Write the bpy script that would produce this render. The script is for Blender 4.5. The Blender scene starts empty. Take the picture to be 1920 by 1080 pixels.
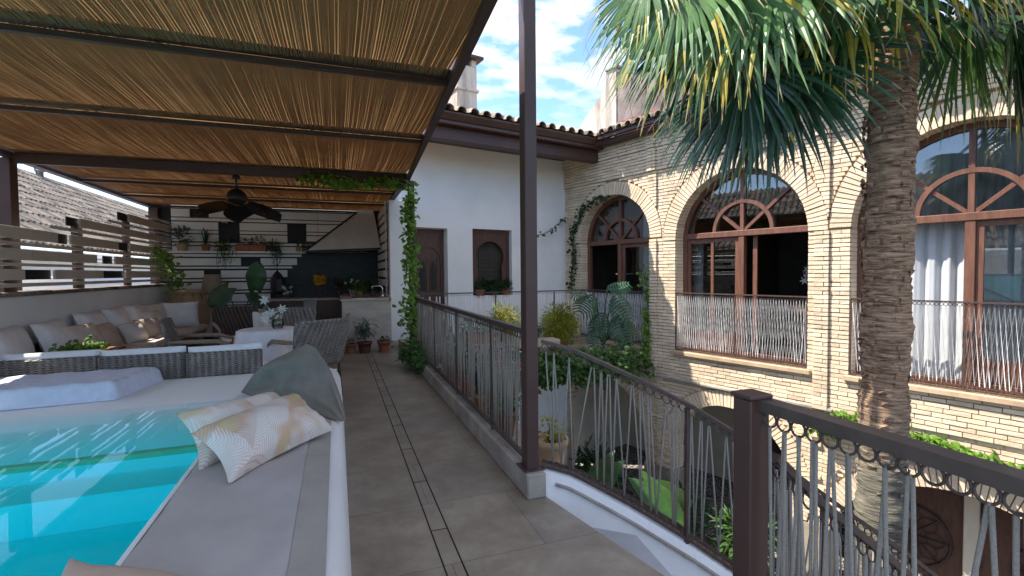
import bpy, math, random
from math import sin, cos, pi, radians, sqrt, atan2
from mathutils import Vector, Matrix
random.seed(11)
R = random.Random(5)
scene = bpy.context.scene
COL = scene.collection
# ------------------------------------------------------------------ camera
W_, H_ = 1920, 1080
camd = bpy.data.cameras.new("camera"); cam = bpy.data.objects.new("camera", camd); COL.objects.link(cam)
F = 900.64; EYE = 1.35
camd.sensor_width = 36; camd.sensor_fit = 'HORIZONTAL'; camd.lens = F/1920*36
camd.clip_end = 2000; camd.clip_start = 0.05
pitch, roll, yaw = radians(-1.867), radians(-.498), radians(20)
cp, sp, cr, sr = cos(pitch), sin(pitch), cos(roll), sin(roll)
Mx = Matrix(((cr, -sr, 0), (sr, cr, 0), (0, 0, 1))) @ Matrix(((1, 0, 0), (0, cp, sp), (0, -sp, cp)))
def lev2world(v):
    X, Y, Z = v
    return Vector((X*cos(yaw)+Z*sin(yaw), -X*sin(yaw)+Z*cos(yaw), -Y))
MT = Mx.transposed()
right = lev2world(MT @ Vector((1, 0, 0))); down = lev2world(MT @ Vector((0, 1, 0))); fwd = lev2world(MT @ Vector((0, 0, 1)))
cm = Matrix((right, -down, -fwd)).transposed().to_4x4(); cm.translation = Vector((0, 0, EYE))
cam.matrix_world = cm
scene.camera = cam
scene.render.resolution_x = 1024; scene.render.resolution_y = 576
# ------------------------------------------------------------------ sun and sky
SUN = Vector((-1.217, .582, 2.0)).normalized()
sd = bpy.data.lights.new("sun", 'SUN'); sun = bpy.data.objects.new("sun", sd); COL.objects.link(sun)
sd.energy = 4.0; sd.angle = radians(.5); sd.color = (1, .94, .84)
sun.rotation_euler = SUN.to_track_quat('Z', 'Y').to_euler()
world = bpy.data.worlds.new("World"); scene.world = world; world.use_nodes = True
wn = world.node_tree.nodes; wl = world.node_tree.links
bg = wn["Background"]; bg.inputs[1].default_value = .15
sky = wn.new("ShaderNodeTexSky"); sky.sky_type = 'NISHITA'; sky.sun_disc = False
sky.sun_elevation = math.asin(SUN.z); sky.sun_rotation = atan2(SUN.x, SUN.y)
# clouds as part of the sky, laid out on a high layer
tcw = wn.new("ShaderNodeTexCoord"); sep = wn.new("ShaderNodeSeparateXYZ"); wl.new(tcw.outputs['Generated'], sep.inputs[0])
mx = wn.new("ShaderNodeMath"); mx.operation = 'MAXIMUM'; wl.new(sep.outputs[2], mx.inputs[0]); mx.inputs[1].default_value = .03
ad = wn.new("ShaderNodeMath"); ad.operation = 'ADD'; wl.new(mx.outputs[0], ad.inputs[0]); ad.inputs[1].default_value = .12
dx = wn.new("ShaderNodeMath"); dx.operation = 'DIVIDE'; wl.new(sep.outputs[0], dx.inputs[0]); wl.new(ad.outputs[0], dx.inputs[1])
dy = wn.new("ShaderNodeMath"); dy.operation = 'DIVIDE'; wl.new(sep.outputs[1], dy.inputs[0]); wl.new(ad.outputs[0], dy.inputs[1])
cb = wn.new("ShaderNodeCombineXYZ"); wl.new(dx.outputs[0], cb.inputs[0]); wl.new(dy.outputs[0], cb.inputs[1])
mp = wn.new("ShaderNodeMapping"); wl.new(cb.outputs[0], mp.inputs[0]); mp.inputs['Rotation'].default_value = (0, 0, .5); mp.inputs['Scale'].default_value = (1.9, 2.4, 1); mp.inputs['Location'].default_value = (3.1, 1.7, 0)
nz = wn.new("ShaderNodeTexNoise"); nz.inputs['Scale'].default_value = 3.4; nz.inputs['Detail'].default_value = 7; nz.inputs['Roughness'].default_value = .5; wl.new(mp.outputs[0], nz.inputs[0])
nz2 = wn.new("ShaderNodeTexNoise"); nz2.inputs['Scale'].default_value = .75; nz2.inputs['Detail'].default_value = 2; wl.new(mp.outputs[0], nz2.inputs[0])
am = wn.new("ShaderNodeMath"); am.operation = 'MULTIPLY_ADD'; wl.new(nz2.outputs[0], am.inputs[0]); am.inputs[1].default_value = .75; wl.new(nz.outputs[0], am.inputs[2])
crp = wn.new("ShaderNodeValToRGB"); wl.new(am.outputs[0], crp.inputs[0])
crp.color_ramp.elements[0].position = .80; crp.color_ramp.elements[1].position = .96
# fewer clouds low over the horizon
lowr = wn.new("ShaderNodeMapRange"); wl.new(sep.outputs[2], lowr.inputs[0]); lowr.inputs[1].default_value = .27; lowr.inputs[2].default_value = .46; lowr.inputs[3].default_value = .15; lowr.inputs[4].default_value = 1
cm_ = wn.new("ShaderNodeMath"); cm_.operation = 'MULTIPLY'; wl.new(crp.outputs[0], cm_.inputs[0]); wl.new(lowr.outputs[0], cm_.inputs[1])
mixw = wn.new("ShaderNodeMix"); mixw.data_type = 'RGBA'; wl.new(cm_.outputs[0], mixw.inputs[0])
gam = wn.new("ShaderNodeMix"); gam.data_type = 'RGBA'; gam.blend_type = 'MULTIPLY'; gam.inputs[0].default_value = 1
wl.new(sky.outputs[0], gam.inputs[6]); gam.inputs[7].default_value = (.76, .89, 1.10, 1)
wl.new(gam.outputs[2], mixw.inputs[6]); mixw.inputs[7].default_value = (3.9, 3.85, 3.8, 1)
wl.new(mixw.outputs[2], bg.inputs[0])
scene.view_settings.view_transform = 'Standard'; scene.view_settings.look = 'None'
scene.view_settings.exposure = 1.32; scene.view_settings.gamma = 1

# ------------------------------------------------------------------ materials
def newmat(name):
    m = bpy.data.materials.new(name); m.use_nodes = True
    return m, m.node_tree.nodes, m.node_tree.links, m.node_tree.nodes["Principled BSDF"]
def mat(name, col, rough=.6, col2=None, scale=6, detail=4, bump=0, bscale=None, metallic=0, spec=None, stretch=None, rnd=0, trans=0, ramp=(.35, .65), rot=None):
    """noise-mottled material; rnd = how much the per-face value 'rnd' varies its brightness; trans = translucency"""
    m, n, l, b = newmat(name)
    b.inputs['Roughness'].default_value = rough; b.inputs['Metallic'].default_value = metallic
    if spec is not None: b.inputs['Specular IOR Level'].default_value = spec
    tc = n.new("ShaderNodeTexCoord"); mp = n.new("ShaderNodeMapping"); l.new(tc.outputs['Object'], mp.inputs[0])
    if stretch: mp.inputs['Scale'].default_value = stretch
    if rot: mp.inputs['Rotation'].default_value = rot
    nt = n.new("ShaderNodeTexNoise"); l.new(mp.outputs[0], nt.inputs[0]); nt.inputs['Scale'].default_value = scale; nt.inputs['Detail'].default_value = detail; nt.inputs['Roughness'].default_value = .6
    rp = n.new("ShaderNodeValToRGB"); l.new(nt.outputs[0], rp.inputs[0])
    c2 = col2 or tuple(c*.8 for c in col)
    rp.color_ramp.elements[0].position = ramp[0]; rp.color_ramp.elements[1].position = ramp[1]
    rp.color_ramp.elements[0].color = (*c2, 1); rp.color_ramp.elements[1].color = (*col, 1)
    out = rp.outputs[0]
    if rnd:
        at = n.new("ShaderNodeAttribute"); at.attribute_name = 'rnd'
        ma = n.new("ShaderNodeMath"); ma.operation = 'MULTIPLY_ADD'; l.new(at.outputs['Fac'], ma.inputs[0]); ma.inputs[1].default_value = rnd; ma.inputs[2].default_value = 1-rnd/2
        vm = n.new("ShaderNodeVectorMath"); vm.operation = 'SCALE'; l.new(out, vm.inputs[0]); l.new(ma.outputs[0], vm.inputs['Scale']); out = vm.outputs[0]
    l.new(out, b.inputs['Base Color'])
    if bump:
        bt = n.new("ShaderNodeTexNoise"); l.new(mp.outputs[0], bt.inputs[0]); bt.inputs['Scale'].default_value = bscale or scale*4; bt.inputs['Detail'].default_value = 5
        bp = n.new("ShaderNodeBump"); bp.inputs['Strength'].default_value = bump; bp.inputs['Distance'].default_value = .02; l.new(bt.outputs[0], bp.inputs['Height']); l.new(bp.outputs[0], b.inputs['Normal'])
    if trans:
        tr = n.new("ShaderNodeBsdfTranslucent"); l.new(out, tr.inputs[0]); ms = n.new("ShaderNodeMixShader"); ms.inputs[0].default_value = trans
        l.new(b.outputs[0], ms.inputs[1]); l.new(tr.outputs[0], ms.inputs[2]); l.new(ms.outputs[0], n["Material Output"].inputs[0])
    return m
def glassmat(name, tint=(.8, .85, .85), refl=.12):
    m, n, l, b = newmat(name)
    n.remove(b); t = n.new("ShaderNodeBsdfTransparent"); t.inputs[0].default_value = (*tint, 1)
    g = n.new("ShaderNodeBsdfGlossy"); g.inputs['Roughness'].default_value = .01
    fr = n.new("ShaderNodeFresnel"); fr.inputs[0].default_value = 1.5
    a = n.new("ShaderNodeMath"); a.operation = 'ADD'; l.new(fr.outputs[0], a.inputs[0]); a.inputs[1].default_value = refl; a.use_clamp = True
    ms = n.new("ShaderNodeMixShader"); l.new(a.outputs[0], ms.inputs[0]); l.new(t.outputs[0], ms.inputs[1]); l.new(g.outputs[0], ms.inputs[2])
    l.new(ms.outputs[0], n["Material Output"].inputs[0]); return m
def wickermat(name, c1, c2, su=150, sv=60):
    m, n, l, b = newmat(name); b.inputs['Roughness'].default_value = .55
    tc = n.new("ShaderNodeTexCoord"); sp_ = n.new("ShaderNodeSeparateXYZ"); l.new(tc.outputs['Object'], sp_.inputs[0])
    xy = n.new("ShaderNodeMath"); xy.operation = 'ADD'; l.new(sp_.outputs[0], xy.inputs[0]); l.new(sp_.outputs[1], xy.inputs[1])
    def sn(src, k, ph=None):
        a = n.new("ShaderNodeMath"); a.operation = 'MULTIPLY'; l.new(src, a.inputs[0]); a.inputs[1].default_value = k
        s = n.new("ShaderNodeMath"); s.operation = 'SINE'; l.new(a.outputs[0], s.inputs[0]); return s.outputs[0]
    a = sn(sp_.outputs[2], su); bb = sn(xy.outputs[0], sv)
    mu = n.new("ShaderNodeMath"); mu.operation = 'MULTIPLY'; l.new(a, mu.inputs[0]); l.new(bb, mu.inputs[1])
    s2 = n.new("ShaderNodeMath"); s2.operation = 'MULTIPLY_ADD'; l.new(a, s2.inputs[0]); s2.inputs[1].default_value = .6; l.new(mu.outputs[0], s2.inputs[2])
    nt = n.new("ShaderNodeTexNoise"); nt.inputs['Scale'].default_value = 9; nt.inputs['Detail'].default_value = 6; l.new(tc.outputs['Object'], nt.inputs[0])
    s3 = n.new("ShaderNodeMath"); s3.operation = 'MULTIPLY_ADD'; l.new(nt.outputs[0], s3.inputs[0]); s3.inputs[1].default_value = 3; l.new(s2.outputs[0], s3.inputs[2])
    mr = n.new("ShaderNodeMapRange"); l.new(s3.outputs[0], mr.inputs[0]); mr.inputs[1].default_value = .2; mr.inputs[2].default_value = 2.8
    mc = n.new("ShaderNodeMix"); mc.data_type = 'RGBA'; l.new(mr.outputs[0], mc.inputs[0]); mc.inputs[6].default_value = (*c2, 1); mc.inputs[7].default_value = (*c1, 1)
    l.new(mc.outputs[2], b.inputs['Base Color'])
    bp = n.new("ShaderNodeBump"); bp.inputs['Strength'].default_value = .8; bp.inputs['Distance'].default_value = .01; l.new(s2.outputs[0], bp.inputs['Height']); l.new(bp.outputs[0], b.inputs['Normal'])
    return m
M = {}
M['brick'] = mat('roman_brick', (.78, .63, .455), .9, (.65, .505, .35), 2.2, 5, .3, 40, rnd=.24)
M['mortar'] = mat('mortar', (.52, .42, .30), .95, (.42, .33, .235), 5, 4, .3, 50)
M['plaster'] = mat('white_plaster', (.84, .83, .81), .9, (.75, .745, .73), 1.1, 7, .16, 14, ramp=(.3, .6))
M['plaster_in'] = mat('cream_plaster', (.62, .57, .47), .9, (.5, .46, .38), 1.5, 4, .1, 12)
M['oldplaster'] = mat('stained_plaster', (.66, .58, .48), .9, (.30, .25, .21), 1.7, 6, .25, 20, stretch=(3, 3, .5), ramp=(.34, .58))
M['darkplaster'] = mat('brown_stained_plaster', (.28, .22, .2), .9, (.13, .10, .09), 2.5, 6, .25, 20)
M['brown'] = mat('brown_painted_steel', (.075, .037, .029), .5, (.055, .027, .021), 3, 3, .03, 60)
M['wood'] = mat('red_brown_wood', (.19, .085, .052), .45, (.12, .05, .032), 4, 5, .08, 30, stretch=(6, 6, .8))
M['darkwood'] = mat('dark_carved_wood', (.10, .043, .028), .5, (.055, .024, .017), 5, 5, .2, 30, stretch=(5, 5, 1))
M['stone'] = mat('beige_floor_tile', (.245, .215, .18), .5, (.145, .125, .103), 2.6, 9, .05, 30, ramp=(.3, .68))
M['kerb'] = mat('limestone', (.42, .38, .32), .75, (.27, .24, .20), 5, 6, .15, 40)
M['sill'] = mat('terracotta_sill', (.55, .40, .26), .7, (.42, .29, .18), 5, 4, .1, 40)
M['slot'] = mat('dark_slot', (.01, .01, .01), .9)
M['reed'] = mat('reed', (.32, .17, .072), .85, (.25, .13, .054), 1.3, 6, 0, rnd=.28, trans=.30)
M['reed_back'] = mat('reed_backing', (.28, .155, .065), .9, (.22, .12, .05), 3, 4, trans=.4)
M['rope'] = mat('grey_rope', (.33, .295, .25), .95, (.25, .225, .19), 240, 2, .35, 500)
M['ropewhite'] = mat('pale_rope', (.90, .89, .87), .9, (.82, .81, .79), 90, 2, .4, 200)
M['iron'] = mat('dark_iron', (.035, .025, .022), .5, (.02, .015, .013), 20, 3)
M['ironbrown'] = mat('rail_iron', (.09, .06, .05), .45, (.06, .04, .034), 20, 3)
M['slat'] = mat('taupe_board', (.60, .55, .50), .7, (.52, .47, .42), 3, 4, .06, 40)
M['slatwhite'] = mat('cream_board', (.88, .87, .85), .7, (.80, .79, .77), 3, 4, .05, 40)
M['black'] = mat('black_board', (.008, .008, .009), .6, (.005, .005, .006), 8, 3)
M['tile'] = mat('barrel_tile', (.46, .35, .25), .9, (.16, .13, .105), 3.5, 7, .3, 30, rnd=.7, ramp=(.38, .6))
M['tileold'] = mat('weathered_barrel_tile', (.27, .22, .175), .95, (.075, .062, .052), 2.6, 8, .3, 25, rnd=.7, ramp=(.36, .6))
M['terracotta'] = mat('terracotta', (.36, .13, .065), .8, (.26, .09, .045), 9, 4, .1, 40)
M['clay'] = mat('old_clay_jar', (.48, .34, .2), .75, (.33, .22, .12), 4, 5, .15, 20)
M['brownpot'] = mat('brown_glazed_pot', (.13, .05, .035), .4, (.09, .035, .025), 6, 3)
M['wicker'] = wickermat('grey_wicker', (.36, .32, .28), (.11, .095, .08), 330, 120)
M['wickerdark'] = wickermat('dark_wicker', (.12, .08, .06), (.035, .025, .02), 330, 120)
M['fabricwhite'] = mat('white_fabric', (.84, .82, .81), .95, (.74, .72, .72), 5, 6, .15, 25)
M['towel'] = mat('terry_cloth', (.68, .72, .84), 1, (.60, .64, .76), 18, 4, .35, 180)
M['mat'] = mat('grey_linen_mat', (.50, .465, .445), .95, (.42, .39, .375), 3, 6, .12, 60)
M['matedge'] = mat('taupe_linen_band', (.42, .385, .34), .95, (.36, .33, .29), 5, 5, .1, 90)
M['greyfabric'] = mat('grey_linen', (.25, .225, .19), .95, (.19, .17, .145), 5, 6, .2, 60)
M['cream'] = mat('cream_fabric', (.74, .67, .60), .95, (.62, .55, .49), 4, 5, .15, 40)
M['peach'] = mat('peach_fabric', (.60, .46, .36), .95, (.50, .37, .29), 4, 5, .15, 40)
M['darktile'] = mat('black_ceramic', (.016, .017, .019), .5, (.011, .012, .015), 6, 3, rnd=.8)
M['hood'] = mat('hood_plaster', (.66, .63, .58), .8, (.56, .53, .49), 3, 4, .05, 20)
M['counter'] = mat('travertine', (.52, .45, .37), .5, (.38, .33, .27), 3, 7, .08, 30, stretch=(1, 1, 2.5))
M['steel'] = mat('steel', (.6, .6, .6), .2, (.5, .5, .5), 8, 2, metallic=1)
M['leaf'] = mat('leaf_green', (.075, .17, .03), .5, (.04, .10, .018), 6, 3, rnd=.7, trans=.35)
M['leafbright'] = mat('fresh_leaf', (.20, .36, .04), .5, (.12, .25, .03), 6, 3, rnd=.6, trans=.45)
M['leafdark'] = mat('dark_leaf', (.03, .085, .025), .4, (.018, .055, .017), 6, 3, rnd=.6, trans=.2)
M['leafblue'] = mat('bluish_leaf', (.07, .14, .11), .6, (.045, .10, .08), 6, 3, rnd=.6, trans=.2)
M['leafbig'] = mat('big_green_leaf', (.045, .12, .022), .45, (.022, .065, .014), 7, 8, .4, 30, rnd=.5, trans=.15)
M['leafyellow'] = mat('yellow_green_leaf', (.34, .33, .025), .6, (.2, .22, .02), 6, 3, rnd=.7, trans=.35)
M['palm'] = mat('palm_leaf', (.115, .22, .06), .38, (.07, .15, .045), 3, 3, rnd=.8, trans=.3, spec=.6)
M['palmtip'] = mat('yellowed_palm_leaf', (.52, .37, .04), .5, (.32, .30, .04), 8, 3, rnd=.5, trans=.35)
M['palmdry'] = mat('dry_palm_fibre', (.40, .32, .2), .8, (.25, .18, .1), 8, 3, rnd=.5, trans=.2)
M['palmdark'] = mat('dark_palm_leaf', (.04, .10, .042), .35, (.026, .068, .032), 3, 3, rnd=.8, trans=.18, spec=.6)
M['stem'] = mat('stem', (.11, .09, .045), .8, (.07, .055, .03), 12, 3)
M['soil'] = mat('soil', (.06, .042, .03), 1, (.035, .025, .02), 30, 4, .5, 60)
M['petal'] = mat('white_petal', (.8, .8, .76), .6, (.7, .7, .66), 8, 2, trans=.3)
M['petalyellow'] = mat('yellow_petal', (.7, .38, .02), .6, (.45, .12, .02), 20, 2, trans=.2)
M['petalred'] = mat('red_petal', (.5, .03, .05), .6, (.35, .02, .1), 20, 2, trans=.2)
M['curtain'] = mat('sheer_curtain', (.76, .78, .80), .9, (.68, .70, .72), 4, 3, trans=.35)
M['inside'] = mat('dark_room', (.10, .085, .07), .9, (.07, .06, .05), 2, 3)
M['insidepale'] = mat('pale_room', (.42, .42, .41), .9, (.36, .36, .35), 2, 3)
M['fan'] = mat('black_fan', (.012, .012, .013), .45, (.008, .008, .009), 8, 2)
M['glass'] = glassmat('window_glass', (.75, .8, .8), .13)
M['glassclear'] = glassmat('clear_glass', (.7, .72, .72), .05)
M['marble'] = mat('pale_stone_step', (.50, .50, .51), .5, (.38, .38, .40), 3, 7, .04, 20)
M['lampshade'] = mat('linen_lampshade', (.42, .33, .24), .9, (.36, .28, .2), 20, 3, trans=.3)
M['basin'] = mat('pool_render', (.88, .92, .92), .7, (.85, .90, .90), 2, 4)
M['pooledge'] = mat('pool_edge_tile', (.70, .62, .36), .6, (.58, .53, .32), 12, 4)
M['redmat'] = mat('dull_red_tile', (.30, .12, .08), .8, (.2, .08, .06), 8, 4)
M['plantermat'] = mat('tan_ledge', (.40, .33, .25), .85, (.28, .23, .17), 5, 5, .2, 30)
# palm-leaf printed cushion
def printmat(name):
    m, n, l, b = newmat(name); b.inputs['Roughness'].default_value = .95
    tc = n.new("ShaderNodeTexCoord")
    vo = n.new("ShaderNodeTexVoronoi"); vo.voronoi_dimensions = '2D'; vo.inputs['Scale'].default_value = 5.2; l.new(tc.outputs['UV'], vo.inputs[0])
    hs = n.new("ShaderNodeSeparateColor"); l.new(vo.outputs['Color'], hs.inputs[0])
    vs = n.new("ShaderNodeVectorMath"); vs.operation = 'SUBTRACT'; l.new(tc.outputs['UV'], vs.inputs[0]); l.new(vo.outputs['Position'], vs.inputs[1])
    an = n.new("ShaderNodeMath"); an.operation = 'MULTIPLY'; l.new(hs.outputs[1], an.inputs[0]); an.inputs[1].default_value = 6.28
    vr = n.new("ShaderNodeVectorRotate"); vr.rotation_type = 'Z_AXIS'; l.new(vs.outputs[0], vr.inputs['Vector']); l.new(an.outputs[0], vr.inputs['Angle'])
    s = n.new("ShaderNodeSeparateXYZ"); l.new(vr.outputs[0], s.inputs[0])
    # a frond in each cell: leaflets sweep off a midrib, at an angle that opens along it
    ab = n.new("ShaderNodeMath"); ab.operation = 'ABSOLUTE'; l.new(s.outputs[0], ab.inputs[0])
    sq = n.new("ShaderNodeMath"); sq.operation = 'MULTIPLY_ADD'; l.new(ab.outputs[0], sq.inputs[0]); sq.inputs[1].default_value = 4.0; sq.inputs[2].default_value = .9
    kk = n.new("ShaderNodeMath"); kk.operation = 'MULTIPLY'; l.new(ab.outputs[0], kk.inputs[0]); l.new(sq.outputs[0], kk.inputs[1])
    k = n.new("ShaderNodeMath"); k.operation = 'SUBTRACT'; l.new(s.outputs[1], k.inputs[0]); l.new(kk.outputs[0], k.inputs[1])
    k2 = n.new("ShaderNodeMath"); k2.operation = 'MULTIPLY'; l.new(k.outputs[0], k2.inputs[0]); k2.inputs[1].default_value = 330
    sn = n.new("ShaderNodeMath"); sn.operation = 'SINE'; l.new(k2.outputs[0], sn.inputs[0])
    th = n.new("ShaderNodeMapRange"); l.new(ab.outputs[0], th.inputs[0]); th.inputs[1].default_value = .0; th.inputs[2].default_value = .11; th.inputs[3].default_value = -.5; th.inputs[4].default_value = 1.0
    df = n.new("ShaderNodeMath"); df.operation = 'SUBTRACT'; l.new(sn.outputs[0], df.inputs[0]); l.new(th.outputs[0], df.inputs[1])
    gt = n.new("ShaderNodeMapRange"); l.new(df.outputs[0], gt.inputs[0]); gt.inputs[1].default_value = 0; gt.inputs[2].default_value = .35
    fm = n.new("ShaderNodeMath"); fm.operation = 'MULTIPLY'; l.new(gt.outputs[0], fm.inputs[0]); fm.inputs[1].default_value = .6
    nt = n.new("ShaderNodeTexNoise"); nt.inputs['Scale'].default_value = 4.5; l.new(tc.outputs['UV'], nt.inputs[0])
    rp = n.new("ShaderNodeValToRGB"); l.new(nt.outputs[0], rp.inputs[0]); e = rp.color_ramp.elements
    e[0].position = .35; e[0].color = (.66, .54, .47, 1); e[1].position = .60; e[1].color = (.62, .42, .29, 1)
    e2 = e.new(.5); e2.color = (.66, .60, .54, 1); e3 = e.new(.7); e3.color = (.58, .52, .26, 1)
    rp2 = n.new("ShaderNodeValToRGB"); l.new(hs.outputs[0], rp2.inputs[0]); f = rp2.color_ramp.elements
    f[0].color = (.50, .34, .27, 1); f[1].color = (.84, .81, .77, 1); rp2.color_ramp.interpolation = 'CONSTANT'; f[1].position = .55
    mc = n.new("ShaderNodeMix"); mc.data_type = 'RGBA'; l.new(fm.outputs[0], mc.inputs[0]); l.new(rp.outputs[0], mc.inputs[6]); l.new(rp2.outputs[0], mc.inputs[7])
    l.new(mc.outputs[2], b.inputs['Base Color']); return m
M['print'] = printmat('palm_leaf_print')
def trunkmat():
    m, n, l, b = newmat('palm_trunk_bark'); b.inputs['Roughness'].default_value = .95
    tc = n.new("ShaderNodeTexCoord"); mp = n.new("ShaderNodeMapping"); l.new(tc.outputs['Object'], mp.inputs[0]); mp.inputs['Scale'].default_value = (2.2, 2.2, 22)
    nt = n.new("ShaderNodeTexNoise"); l.new(mp.outputs[0], nt.inputs[0]); nt.inputs['Scale'].default_value = 3; nt.inputs['Detail'].default_value = 8; nt.inputs['Roughness'].default_value = .7
    n2 = n.new("ShaderNodeTexNoise"); l.new(tc.outputs['Object'], n2.inputs[0]); n2.inputs['Scale'].default_value = 1.1; n2.inputs['Detail'].default_value = 4
    rp = n.new("ShaderNodeValToRGB"); l.new(nt.outputs[0], rp.inputs[0]); e = rp.color_ramp.elements
    e[0].position = .36; e[0].color = (.12, .065, .04, 1); e[1].position = .62; e[1].color = (.62, .40, .25, 1)
    rp2 = n.new("ShaderNodeValToRGB"); l.new(nt.outputs[0], rp2.inputs[0]); f = rp2.color_ramp.elements
    f[0].position = .36; f[0].color = (.045, .042, .035, 1); f[1].position = .66; f[1].color = (.30, .27, .20, 1)
    sp_ = n.new("ShaderNodeSeparateXYZ"); l.new(tc.outputs['Object'], sp_.inputs[0])
    a = n.new("ShaderNodeMath"); a.operation = 'MULTIPLY_ADD'; l.new(n2.outputs[0], a.inputs[0]); a.inputs[1].default_value = 1.5; l.new(sp_.outputs[2], a.inputs[2])
    mr = n.new("ShaderNodeMapRange"); l.new(a.outputs[0], mr.inputs[0]); mr.inputs[1].default_value = 4.15; mr.inputs[2].default_value = 4.6
    mc = n.new("ShaderNodeMix"); mc.data_type = 'RGBA'; l.new(mr.outputs[0], mc.inputs[0]); l.new(rp2.outputs[0], mc.inputs[6]); l.new(rp.outputs[0], mc.inputs[7])
    l.new(mc.outputs[2], b.inputs['Base Color'])
    bp = n.new("ShaderNodeBump"); bp.inputs['Strength'].default_value = 1; bp.inputs['Distance'].default_value = .03; l.new(nt.outputs[0], bp.inputs['Height']); l.new(bp.outputs[0], b.inputs['Normal'])
    return m
M['trunk'] = trunkmat()
def pebblemat():
    m, n, l, b = newmat('pebble_paving'); b.inputs['Roughness'].default_value = .8
    tc = n.new("ShaderNodeTexCoord"); vo = n.new("ShaderNodeTexVoronoi"); vo.inputs['Scale'].default_value = 22; l.new(tc.outputs['Object'], vo.inputs[0])
    rp = n.new("ShaderNodeValToRGB"); l.new(vo.outputs['Distance'], rp.inputs[0]); e = rp.color_ramp.elements
    e[0].position = .25; e[0].color = (.42, .39, .34, 1); e[1].position = .55; e[1].color = (.06, .05, .045, 1)
    l.new(rp.outputs[0], b.inputs['Base Color'])
    bp = n.new("ShaderNodeBump"); bp.invert = True; bp.inputs['Strength'].default_value = .8; bp.inputs['Distance'].default_value = .02; l.new(vo.outputs['Distance'], bp.inputs['Height']); l.new(bp.outputs[0], b.inputs['Normal'])
    return m
M['pebble'] = pebblemat()
def floormat():
    """large stone tiles: mottled, each tile slightly different, thin joints"""
    m, n, l, b = newmat('terrace_tiles'); b.inputs['Roughness'].default_value = .42
    tc = n.new("ShaderNodeTexCoord"); mp = n.new("ShaderNodeMapping"); l.new(tc.outputs['Object'], mp.inputs[0]); mp.inputs['Rotation'].default_value = (0, 0, .9); mp.inputs['Scale'].default_value = (1, 1.15, 1)
    nt = n.new("ShaderNodeTexNoise"); l.new(mp.outputs[0], nt.inputs[0]); nt.inputs['Scale'].default_value = 3.2; nt.inputs['Detail'].default_value = 12; nt.inputs['Roughness'].default_value = .74; nt.inputs['Distortion'].default_value = .25
    rp = n.new("ShaderNodeValToRGB"); l.new(nt.outputs[0], rp.inputs[0]); e = rp.color_ramp.elements
    e[0].position = .3; e[0].color = (.19, .155, .118, 1); e[1].position = .72; e[1].color = (.40, .345, .27, 1)
    e2 = e.new(.5); e2.color = (.285, .235, .178, 1)
    br = n.new("ShaderNodeTexBrick"); m2 = n.new("ShaderNodeMapping"); l.new(tc.outputs['Object'], m2.inputs[0]); l.new(m2.outputs[0], br.inputs[0])
    m2.inputs['Location'].default_value = (.475, .33, 0)
    br.inputs['Scale'].default_value = 1; br.inputs['Brick Width'].default_value = .95; br.inputs['Row Height'].default_value = .62; br.inputs['Mortar Size'].default_value = .0022; br.offset = .5
    br.inputs['Color1'].default_value = (1.08, 1.05, 1.02, 1); br.inputs['Color2'].default_value = (.88, .9, .92, 1); br.inputs['Mortar'].default_value = (.5, .46, .42, 1)
    mm = n.new("ShaderNodeMix"); mm.data_type = 'RGBA'; mm.blend_type = 'MULTIPLY'; mm.inputs[0].default_value = 1; l.new(rp.outputs[0], mm.inputs[6]); l.new(br.outputs[0], mm.inputs[7])
    l.new(mm.outputs[2], b.inputs['Base Color'])
    rr = n.new("ShaderNodeMapRange"); l.new(nt.outputs[0], rr.inputs[0]); rr.inputs[3].default_value = .3; rr.inputs[4].default_value = .6; l.new(rr.outputs[0], b.inputs['Roughness'])
    return m
M['floor'] = floormat()
def watermat():
    m, n, l, b = newmat('pool_water'); n.remove(b)
    t = n.new("ShaderNodeBsdfTransparent"); t.inputs[0].default_value = (.97, 1, 1, 1)
    g = n.new("ShaderNodeBsdfGlossy"); g.inputs['Roughness'].default_value = .0
    tc = n.new("ShaderNodeTexCoord"); nt = n.new("ShaderNodeTexNoise"); nt.inputs['Scale'].default_value = 3; nt.inputs['Detail'].default_value = 2; l.new(tc.outputs['Object'], nt.inputs[0])
    bp = n.new("ShaderNodeBump"); bp.inputs['Strength'].default_value = .025; bp.inputs['Distance'].default_value = .02; l.new(nt.outputs[0], bp.inputs['Height']); l.new(bp.outputs[0], g.inputs['Normal'])
    fr = n.new("ShaderNodeFresnel"); fr.inputs[0].default_value = 1.17; l.new(bp.outputs[0], fr.inputs['Normal'])
    ge = n.new("ShaderNodeNewGeometry"); inv = n.new("ShaderNodeMath"); inv.operation = 'SUBTRACT'; inv.inputs[0].default_value = 1; l.new(ge.outputs['Backfacing'], inv.inputs[1])
    mu = n.new("ShaderNodeMath"); mu.operation = 'MULTIPLY'; l.new(fr.outputs[0], mu.inputs[0]); l.new(inv.outputs[0], mu.inputs[1])
    ms = n.new("ShaderNodeMixShader"); l.new(mu.outputs[0], ms.inputs[0]); l.new(t.outputs[0], ms.inputs[1]); l.new(g.outputs[0], ms.inputs[2]); l.new(ms.outputs[0], n["Material Output"].inputs[0])
    va = n.new("ShaderNodeVolumeAbsorption"); va.inputs[0].default_value = (.12, .972, .99, 1); va.inputs[1].default_value = 3.2
    l.new(va.outputs[0], n["Material Output"].inputs['Volume'])
    return m
M['water'] = watermat()

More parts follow.
